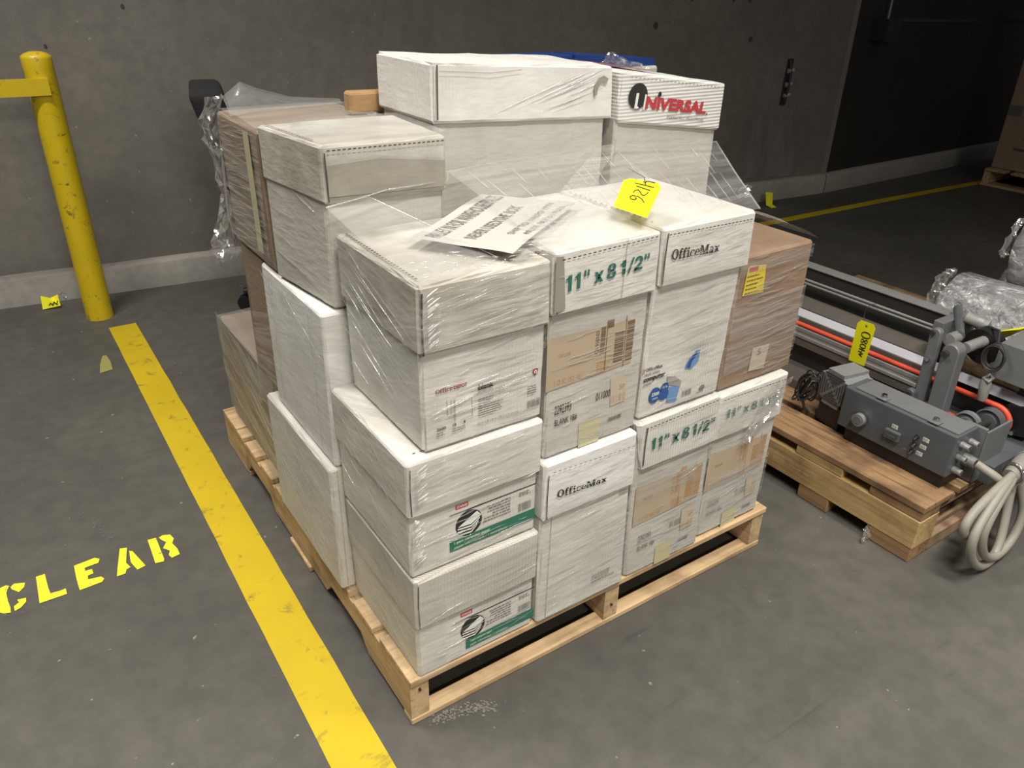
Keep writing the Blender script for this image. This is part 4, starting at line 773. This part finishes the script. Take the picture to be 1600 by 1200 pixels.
for k in range(5):
    a = math.radians(150+72*k); ex, ey = .63+.29*math.cos(a), 2.12+.29*math.sin(a)
    mb = MB(); mb.tube([(.63, 2.12, .13), ((.63+ex)/2, (2.12+ey)/2, .105), (ex, ey, .08)], [.028, .022, .017], 10); mb.build('base_arm', BLACKP, ch)
    mb = MB()
    for s_ in (-.016, .016): mb.cyl((ex+s_*math.sin(a)-.008*math.sin(a), ey-s_*math.cos(a), .032), (ex+s_*math.sin(a)+.012*math.sin(a), ey-s_*math.cos(a)-.012*math.cos(a), .032), .031, 20)
    mb.build('caster', BLACKP, ch)

# ================================================================== MACHINE ON THE SECOND PALLET
mc = thing('belt_machine', 'long grey belt machine with red drive belt and pale strip on the second pallet', 'machine', (1.75, .3, .175))
def mbox(nm, m, *a, b=.002): mb = MB(); mb.bbox(*a, b); return mb.build(nm, m, mc)
mbox('base_tray', TROUGH, 1.52, 1.86, -.02, .86, .1755, .205); mbox('back_wall', DARKST, 1.826, 1.842, -.0, .86, .206, .446); mbox('top_flange', LGREY, 1.818, 1.866, -.0, .86, .4462, .452)
mb = MB(); mb.hexa([(1.722, .04, .342), (1.80, .09, .350), (1.80, .86, .350), (1.722, .86, .342), (1.722, .04, .348), (1.80, .09, .357), (1.80, .86, .357), (1.722, .86, .348)]); mb.build('trough_plate', TROUGH, mc)
for z in (.404, .416):
    mb = MB(); mb.cyl((1.79, .09, z), (1.79, .86, z), .0042, 10); mb.build('guide_rod', LGREY, mc)
mb = MB(); mb.hexa([(1.698, -.24, .326), (1.704, -.24, .326), (1.704, .86, .326), (1.698, .86, .326), (1.710, -.24, .347), (1.716, -.24, .347), (1.716, .86, .347), (1.710, .86, .347)]); mb.build('sealing_strip', BELTW, mc)
mbox('strip_carrier', DARKST, 1.717, 1.73, -.02, .86, .206, .341); mbox('lower_wall', TROUGH, 1.690, 1.697, -.02, .86, .206, .330)
mbox('channel', TROUGH, 1.60, 1.655, .0, .86, .277, .304); mbox('channel_lip', LGREY, 1.596, 1.604, .0, .86, .3045, .316); mbox('channel_lip', LGREY, 1.64, 1.647, .0, .86, .3045, .318); mbox('channel_skirt', DARKST, 1.63, 1.65, .0, .86, .206, .276)
pc = Vector((1.668, -.192, .276)); R_ = .041
pts = [(1.668, .86, .3165)]+[(1.668, .86-(.86+.17)*i/10, .3165+ (.0)) for i in range(1, 11)]+[(1.668, pc.y+R_*math.cos(a), pc.z+R_*math.sin(a)) for a in [PI/2+PI*i/12 for i in range(0, 13)]]+[(1.668, -.05, .236), (1.668, .86, .236)]
mb = MB(); mb.tube(pts, .0075, 10); mb.build('drive_belt', BELTR, mc)
def wheel(nm, c, r, w, m, hub=None, n=36):
    mb = MB(); x, y, z = c; prof = [(-w/2, .004), (-w/2, r*.55), (-w/2+.006, r*.6), (-w/2+.006, r*.86), (-w/2, r*.9), (-w/2+.002, r), (0, r*.93), (w/2-.002, r), (w/2, r*.9), (w/2, .004)]
    mb.sheet([[(x+a, y+q*math.cos(2*PI*j/n), z+q*math.sin(2*PI*j/n)) for j in range(n+1)] for a, q in prof]); mb.sm = set(); o = mb.build(nm, m, mc)
    return o
wheel('pulley', (1.655, -.192, .276), .037, .036, DGPAINT); wheel('pulley', (1.60, -.160, .268), .034, .020, GPAINT)
mb = MB(); mb.cyl((1.58, -.192, .276), (1.73, -.192, .276), .010, 14); mb.build('pulley_shaft', DARKST, mc)
mb = MB(); mb.cyl((1.690, -.238, .285), (1.705, -.238, .285), .048, 6); mb.build('bearing_flange', BLACKP, mc)
for a in (.5, 2.6, 4.7): mb = MB(); mb.cyl((1.682, -.238+.034*math.cos(a), .285+.034*math.sin(a)), (1.692, -.238+.034*math.cos(a), .285+.034*math.sin(a)), .007, 6); mb.build('bolt', CHROME, mc)
# upright arms
def arm(nm, y0, y1, z0, z1, x0, x1, lean, m):
    n = 12; P = [(y0, z0), (y1, z0)]; cy, r = (y0+y1)/2+lean, (y1-y0)/2
    P += [(cy+r*math.cos(a), z1-r+r*math.sin(a)) for a in [PI*i/n for i in range(n+1)]]
    bm = bmesh.new(); f = bm.faces.new([bm.verts.new((x0, y, z)) for y, z in P]); e = bmesh.ops.extrude_face_region(bm, geom=[f]); bmesh.ops.translate(bm, vec=(x1-x0, 0, 0), verts=[v for v in e['geom'] if isinstance(v, bmesh.types.BMVert)]); bmesh.ops.recalc_face_normals(bm, faces=bm.faces); bmesh.ops.bevel(bm, geom=bm.edges[:], offset=.003, segments=1, affect='EDGES')
    mb = MB(); mb.frombm(bm); return mb.build(nm, m, mc)
arm('upright_arm', -.034, -.004, .206, .490, 1.598, 1.618, .008, GPAINT); arm('upright_arm', -.098, -.052, .206, .468, 1.585, 1.625, .006, GPAINT); arm('short_arm', -.012, .016, .206, .305, 1.578, 1.596, .0, DGPAINT)
for c, d, r, m in (((1.57, -.060, .440), (1.60, -.060, .440), .009, DARKST), ((1.60, -.005, .476), (1.59, -.005, .476), .007, DARKST), ((1.62, -.040, .462), (1.66, -.040, .462), .017, LGREY), ((1.625, -.085, .455), (1.70, -.095, .462), .015, LGREY), ((1.59, -.012, .40), (1.60, -.012, .40), .006, CHROME), ((1.57, .002, .292), (1.58, .002, .292), .007, DARKST)):
    mb = MB(); mb.cyl(c, d, r, 16); mb.build('pivot_pin', m, mc)
mb = MB(); mb.cyl((1.70, -.09, .442), (1.735, -.095, .446), .050, 32); mb.build('hand_wheel', BLACKP, mc)
mb = MB(); mb.cyl((1.655, -.05, .470), (1.84, .06, .47), .012, 12); mb.build('cross_shaft', DGPAINT, mc)
mbox('cross_bracket', GPAINT, 1.70, 1.83, .02, .05, .42, .47)
mb = MB(); mb.cyl((1.75, -.01, .489), (1.76, -.068, .480), .0165, 16); mb.build('air_cylinder', HOSE, mc)
mb = MB(); mb.cyl((1.757, -.04, .4845), (1.759, -.055, .482), .0185, 16); mb.build('cylinder_collar', LGREY, mc)
bm = bmesh.new(); mb = MB(); mb.hexa([(1.66, -.36, .392), (1.86, -.36, .392), (1.86, -.150, .392), (1.66, -.150, .392), (1.665, -.36, .487), (1.86, -.36, .502), (1.86, -.150, .502), (1.665, -.150, .487)]); mb.build('gear_housing', GPAINT, mc)
mbox('support_post', TROUGH, 1.74, 1.82, -.30, -.20, .206, .391); mbox('end_plate', DGPAINT, 1.51, 1.86, -.29, -.03, .1755, .232); mbox('strip_block', DARKST, 1.732, 1.78, -.26, -.03, .233, .322)
mb = MB()
for k in range(7):
    a0 = k*.7; mb.tube([(1.637+.006*math.sin(k*2+t*.3), -.155+(.022+.003*(k % 3))*math.cos(t+a0), .452+(.030+.004*(k % 4))*math.sin(t+a0)) for t in [2*PI*i/18 for i in range(19)]], .0022, 6)
mb.tube([(1.64, -.155, .48), (1.68, -.13, .51), (1.74, -.075, .487)], .003, 8); mb.build('wire_coil', DARKST, mc)
mb = MB(); mb.tube([(1.65, -.150, .388), (1.648, -.152, .372), (1.645, -.156, .345), (1.645, -.158, .326)], [.011, .015, .013, .011], 14); mb.build('cable_connector', HOSE, mc)
mb = MB(); mb.tube([(1.64, -.147, .388), (1.66, -.15, .394), (1.655, -.162, .390), (1.635, -.162, .384)], .005, 8, True); mb.build('wing_nut', LGREY, mc)
# motor with grille
mo = thing('fan_motor', 'small grey motor with square concentric fan grille beside the control box', 'motor', (1.45, .13, .176))
mrot = Matrix.Rotation(math.radians(-9), 4, 'Z')
def mpt(x, y, z): q = mrot @ Vector((x, y-.13, 0)); return Vector((1.405+q.x, .13+q.y, z))
bm = bmesh.new(); bmesh.ops.create_cube(bm, size=1)
for v in bm.verts: v.co = Vector((.003+(v.co.x+.5)*.094, (v.co.y)*.094+.13, .294+v.co.z*.108))
bmesh.ops.bevel(bm, geom=[e for e in bm.edges if abs(e.verts[0].co.x-e.verts[1].co.x) > .05], offset=.018, segments=3, affect='EDGES')
for v in bm.verts: v.co = mpt(*v.co)
mb = MB(); mb.frombm(bm); mb.build('motor_body', GRILLEM, mo)
mb = MB(); mb.hexa([mpt(0.01, .09, .177), mpt(.10, .09, .177), mpt(.10, .17, .177), mpt(.01, .17, .177), mpt(.01, .09, .242), mpt(.10, .09, .242), mpt(.10, .17, .242), mpt(.01, .17, .242)]); mb.build('motor_foot', BLACKP, mo)
class Grille:
    def p(s, a, b, lift=0): return mpt(.0015-lift, .13-a, .294+b)
FGR = Grille(); mb = MB()
for k, r in enumerate((.007, .0150, .0230, .0310, .039)):
    w = .0036; g = .0030
    for sx, sy in ((1, 0), (-1, 0), (0, 1), (0, -1)):
        if sx: raw(mb, FGR, rect(min(sx*r, sx*(r+w)), -(r-g), max(sx*r, sx*(r+w)), r-g))
        else: raw(mb, FGR, rect(-(r-g), min(sy*r, sy*(r+w)), r-g, max(sy*r, sy*(r+w))))
mb.build('grille_slots', SLOT, mo)
mb = MB(); mb.tube([mpt(.09, .13, .285), mpt(.13, .13, .285), mpt(.16, .13, .27)], [.03, .022, .02], 16); mb.build('motor_shaft_housing', DARKST, mo)
wl_ = thing('wire_bundle', 'looped bundle of thin grey wires between the carton load and the fan motor', 'wire bundle', (1.41, .21, .18))
mb = MB()
for k in range(9):
    mb.tube([(1.405+.010*math.sin(k+t)+.012*(k % 3), .212+(.022+.004*(k % 4))*math.cos(t+k), .262+(.040+.004*(k % 5))*math.sin(t+k*.6)) for t in [2*PI*i/20 for i in range(21)]], .0026, 6)
mb.build('wires', DARKST, wl_); mb = MB(); mb.cyl((1.40, .19, .30), (1.398, .178, .306), .008, 12); mb.build('connector', CHROME, wl_); mb = MB(); mb.tube([(1.41, .22, .225), (1.42, .21, .19), (1.43, .2, .178)], .004, 8); mb.build('lead', DARKST, wl_)
# control box
cb = thing('control_box', 'slate grey control box with push button and toggle switches on the dark pallet', 'control box', (1.43, -.08, .176))
mb = MB(); mb.bbox(1.382, 1.480, -.236, .078, .215, .334, .003); mb.build('housing', DGPAINT, cb)
mb = MB(); mb.bbox(1.396, 1.478, -.230, .058, .3345, .337, .001); mb.build('top_cover', GPAINT, cb)
mb = MB(); mb.bbox(1.392, 1.478, -.228, .055, .1755, .2145, .002); mb.build('base', BLACKP, cb)
for y in (-.022, -.166):
    mb = MB(); mb.bbox(1.388, 1.412, y-.014, y+.014, .3375, .341, .001); mb.build('cover_clip', GPAINT, cb)
    mb = MB(); mb.cyl((1.402, y, .341), (1.402, y, .350), .0075, 6); mb.cyl((1.402, y, .350), (1.402, y, .3505), .005, 12); mb.build('cover_screw', CHROME, cb)
mb = MB(); raw(mb, Face((1.395, .056, .3345), (0, -1, 0), (1, 0, 0), .0005), rect(0, -.0015, .28, .001)); mb.build('cover_gap', SLOT, cb)
FCb = Face((1.382, 0, 0), (0, -1, 0), (0, 0, 1), .0006)
def cyl_on(nm, y, z, r, L, m, r2=None, x0=1.382): mb = MB(); mb.cyl((x0, y, z), (x0-L, y, z), r, 24, r2); return mb.build(nm, m, cb)
cyl_on('button_collar', .010, .268, .0205, .014, CHROME); cyl_on('button_ring', .010, .268, .0175, .024, LGREY); cyl_on('push_button', .010, .268, .0115, .0255, GPAINT)
mb = MB(); mb.bbox(1.370, 1.3815, -.104, -.062, .252, .277, .002); mb.build('counter_frame', DGPAINT, cb); mb = MB(); raw(mb, Face((1.370, -.083, .2645), (0, -1, 0), (0, 0, 1), .0005), rect(-.016, -.007, .016, .007)); mb.build('counter_window', SLOT, cb)
mb = MB(); put(mb, Face((1.370, -.083, .2645), (0, -1, 0), (0, 0, 1), .001), text_tris('00000'), -.013, -.0035, .013, .0035); mb.build('counter_digits', GREYINK, cb)
for (y, z, s_) in ((-.144, .290, 0), (-.144, .268, 1), (-.142, .246, 1)):
    cyl_on('switch_collar', y, z, .006, .004, DARKST); mb = MB(); mb.tube([(1.379, y, z), (1.366, y+.001, z-.006)], [.0028, .0038], 10); mb.build('toggle_switch', BLACKP if not s_ else DARKST, cb)
for (y, z) in ((-.081, .287), (-.166, .291), (-.164, .269), (-.160, .247)):
    mb = MB(); raw(mb, FCb, rect(-y-.0085, z-.006, -y+.0085, z+.006)); mb.build('legend_plate', LABELW, cb); mb = MB(); lines(mb, FCb, -y-.007, z-.004, -y+.007, z+.004, 3, int(z*999), False, .45, .0005); mb.build('legend_print', GREYINK, cb)
mb = MB(); lines(mb, FCb, .118, .238, .130, .246, 1, 3); mb.build('scratch_mark', GREYINK, cb)
def gland(x, z, r, L, nm='cable_gland'):
    mb = MB(); mb.cyl((x, -.236, z), (x, -.236-L*.45, z), r, 6); mb.cyl((x, -.236-L*.4, z), (x, -.236-L, z), r*.82, 20); mb.build(nm, LGREY, cb); mb = MB(); mb.cyl((x, -.236-L-.0002, z), (x, -.236-L-.0006, z), r*.5, 16); mb.build('gland_opening', SLOT, cb)
for x, z in ((1.412, .305), (1.455, .300), (1.413, .270), (1.412, .232)): gland(x, z, .010, .022)
gland(1.455, .250, .017, .030)
mb = MB(); mb.bbox(1.481, 1.60, -.262, -.256, .178, .330, .002); mb.build('end_bracket', GPAINT, cb); mb = MB(); mb.bbox(1.4805, 1.492, -.256, -.20, .178, .334, .001); mb.build('bracket_flange', GPAINT, cb)
# cable coil and hose
cl = thing('cable_coil', 'thick grey cable looped three times hanging over the pallet end', 'cable', (1.5, -.33, 0))
def smooth(pts, k=8):
    P = [Vector(p) for p in pts]; out = []
    for i in range(len(P)-1):
        a, b, c, d = P[max(0, i-1)], P[i], P[i+1], P[min(len(P)-1, i+2)]
        for j in range(k):
            t = j/k; out.append(.5*((2*b)+(-a+c)*t+(2*a-5*b+4*c-d)*t*t+(-a+3*b-3*c+d)*t**3))
    return out+[P[-1]]
path = [(1.455, -.268, .250), (1.462, -.31, .238), (1.49, -.335, .215), (1.53, -.33, .232), (1.50, -.336, .236), (1.43, -.338, .222), (1.345, -.340, .195), (1.312, -.342, .160), (1.345, -.342, .120), (1.43, -.325, .105), (1.50, -.318, .15), (1.53, -.325, .215), (1.49, -.338, .232), (1.40, -.352, .205), (1.325, -.364, .150), (1.335, -.370, .080), (1.40, -.374, .022), (1.47, -.372, .018), (1.51, -.36, .06), (1.54, -.335, .16), (1.545, -.325, .222), (1.49, -.342, .228), (1.40, -.36, .19), (1.365, -.368, .13), (1.40, -.374, .060), (1.475, -.376, .022), (1.545, -.374, .045), (1.575, -.366, .11), (1.565, -.345, .18), (1.545, -.33, .232), (1.60, -.33, .25)]
mb = MB(); mb.tube(smooth(path, 7), .0112, 12); mb.build('cable', CABLE, cl)
mb = MB(); mb.tube([(1.505, -.331, .232), (1.53, -.331, .237), (1.56, -.331, .243), (1.66, -.33, .262), (1.80, -.33, .275)], [.018, .022, .026, .027, .027], 20); mb.build('hose_end', HOSE, cl)
for x, z in ((1.518, .235), (1.575, .246)):
    mb = MB(); mb.tube([(x+.004*math.cos(t), -.331+.027*math.cos(t), z+.027*math.sin(t)) for t in [2*PI*i/24 for i in range(24)]], .0032, 8, True); mb.build('hose_clamp', CHROME if x < 1.55 else LGREY, cl)
# hanging lot tag
t2 = thing('lot_tag', 'yellow lot tag numbered A4080 hanging by wire from the grey machine', 'tag', (1.59, .18, .30), 'yellow lot tags')
q2 = [(1.592, .210, .305), (1.590, .156, .307), (1.586, .149, .442), (1.588, .208, .440)]
P2 = Patch(q2, 0); mb = MB(); mb.prism([P2.p(u, v) for u, v in ((0, 0), (1, 0), (1, .91), (.86, .995), (.16, .995), (0, .90))], P2.n*.0006); mb.build('card', YTAG, t2)
P2 = Patch(q2, .0012)
GL = {'A': [[(0, 0), (.5, 1), (1, 0)], [(.2, .4), (.8, .4)]], '4': [[(.1, 1), (.05, .45), (.9, .45)], [(.8, 1), (.75, 0)]], '0': [[(.5+.45*math.cos(a), .5+.5*math.sin(a)) for a in [2*PI*i/12 for i in range(13)]]], '8': [[(.5+.35*math.sin(2*a), .5-.5*math.cos(a)) for a in [2*PI*i/18 for i in range(19)]]]}
v0 = .19
for ch_, h, wv in (('A', .22, .075), ('4', .34, .09), ('0', .34, .10), ('8', .36, .11), ('0', .50, .15)):
    mb = MB()
    for st in GL[ch_]: stroke(mb, P2, [(.62-(b-.5)*h, v0+a*wv) for a, b in st], .032)
    mb.build('handwriting', INK, t2); v0 += wv+.015
mb = MB(); raw(mb, P2, disc(.52, .91, .06, .025, 14)); mb.build('eyelet', SLOT, t2)
mb = MB(); mb.tube([P2.p(.52, .91, .001), (1.60, .20, .447), (1.66, .235, .447), (1.74, .265, .432), (1.785, .28, .420)], .0011, 6); mb.build('wire_tie', WIRE, t2)
t3 = thing('lot_tag', 'yellow lot tag half hidden behind the gear housing under the silver roll', 'tag', (1.75, -.1, .49), 'yellow lot tags'); mb = MB(); mb.prism([(1.745, -.080, .470), (1.80, -.105, .452), (1.80, -.165, .512), (1.75, -.150, .505)], (0, 0, .0006)); mb.build('card', YTAG, t3)
# silver rolls
def silver():
    m, n, b = mat('crinkled_silver_film'); f = noise_n(n, coords(n, (20, 11, 20)), 1.4, 6, .65, 1.2); b.inputs['Base Color'].default_value = (.52, .52, .53, 1); b.inputs['Metallic'].default_value = .6; b.inputs['Roughness'].default_value = .22; lk(n, ramp(n, f, [(.3, (.34, .34, .35)), (.7, (.72, .72, .74))]), b.inputs['Base Color']); bump(n, b, f, 1.0, .02); return m
SILV = silver()
def roll(cx, cz, r, y0, y1, label, seed):
    t = thing('film_roll', label, 'roll', (cx, (y0+y1)/2, cz-r), 'silver wrapped rolls'); n = 44; mb = MB(); G = []
    ys = [y1, y1, y1-.004]+[y1-.01-(y1-y0-.01)*i/24 for i in range(25)]+[y0]; rr = [.02, r*.6, r*.93]+[r]*25+[.02]
    for i, (y, q) in enumerate(zip(ys, rr)):
        G.append([(cx+q*(1+.02*noise.noise(Vector((math.cos(a)*2, math.sin(a)*2+seed, y*9))))*math.cos(a), y+(.006*noise.noise(Vector((math.cos(a)*4, math.sin(a)*4, seed))) if i < 4 else 0), cz+q*(1+.02*noise.noise(Vector((math.cos(a)*2, math.sin(a)*2+seed, y*9))))*math.sin(a)) for a in [2*PI*j/n for j in range(n+1)]])
    mb.sheet(G); mb.build('wrapped_roll', SILV, t); return t
r1 = roll(2.13, .332, .152, -.42, .215, 'silver film wrapped roll lying on the dark pallet behind the machine', 1)
r2 = roll(2.335, .575, .160, -.42, .115, 'silver film wrapped roll resting higher up, behind the lower silver roll', 5)
r3 = roll(2.535, .332, .152, -.42, .215, 'silver film wrapped roll lying hidden behind the lower silver roll', 9)
crumple('film_tuft', [(.50, 2.06, 2.10), (.487, 2.0, 2.12), (.45, 1.98, 2.10), (.40, 1.97, 2.06), (.345, 1.975, 2.03)], 10, .02, 61, r1, .222)
crumple('film_tuft', [(.67, 2.20, 2.24), (.63, 2.17, 2.22), (.58, 2.15, 2.21), (.55, 2.16, 2.2)], 8, .02, 71, r2, .125)
scr = crumple('film_scrap', [(.055, -.008, .004), (.04, -.012, .010), (.02, -.014, .014), (.003, -.012, .018)], 7, .016, 81, None, 0); scr.location = (1.262, -.145, .001); tag(scr, 'scrap of crumpled clear film at the foot of the dark pallet', 'film scrap')
# far carton on its pallet
p3 = thing('wooden_pallet', 'pallet in the shade far behind, under the tall brown carton', 'pallet', (6.2, 1.3, 0), 'wooden pallets')
for k in range(7): board(p3, 'deck_board', 5.60, 6.85, .62+k*.18, .62+k*.18+.14, .105, .122, WX, 200+k)
for y in (.63, 1.18, 1.80): board(p3, 'stringer', 5.61, 6.84, y, y+.045, .018, .104, WX, 210)
for k in range(3): board(p3, 'bottom_board', 5.60+k*.56, 5.72+k*.56, .62, 1.85, .0006, .0175, WY, 220+k)
fc = carton('tall brown carton on the pallet far behind by the dark wall', corners(5.66, 6.8, .66, 1.835), corners(5.66, 6.8, .66, 1.835), .124, 1.72, None, KRAFT3, name='brown_carton', dent=.006)
FX = Face((5.659, 0, 0), (0, -1, 0), (0, 0, 1), .004)
part(fc, 'grey_label', plain('grey_label_ink', (.17, .165, .15), .7), lambda mb: raw(mb, FX, rect(-1.838+.012, .49, -1.735, .555)))
part(fc, 'carton_print', BROWNINK, lambda mb: lines(mb, FX, -1.73, .22, -1.45, .42, 5, 3, True, .4))
part(fc, 'white_label', LABELW, lambda mb: raw(mb, FX, rect(-1.60, .17, -1.5, .235)))
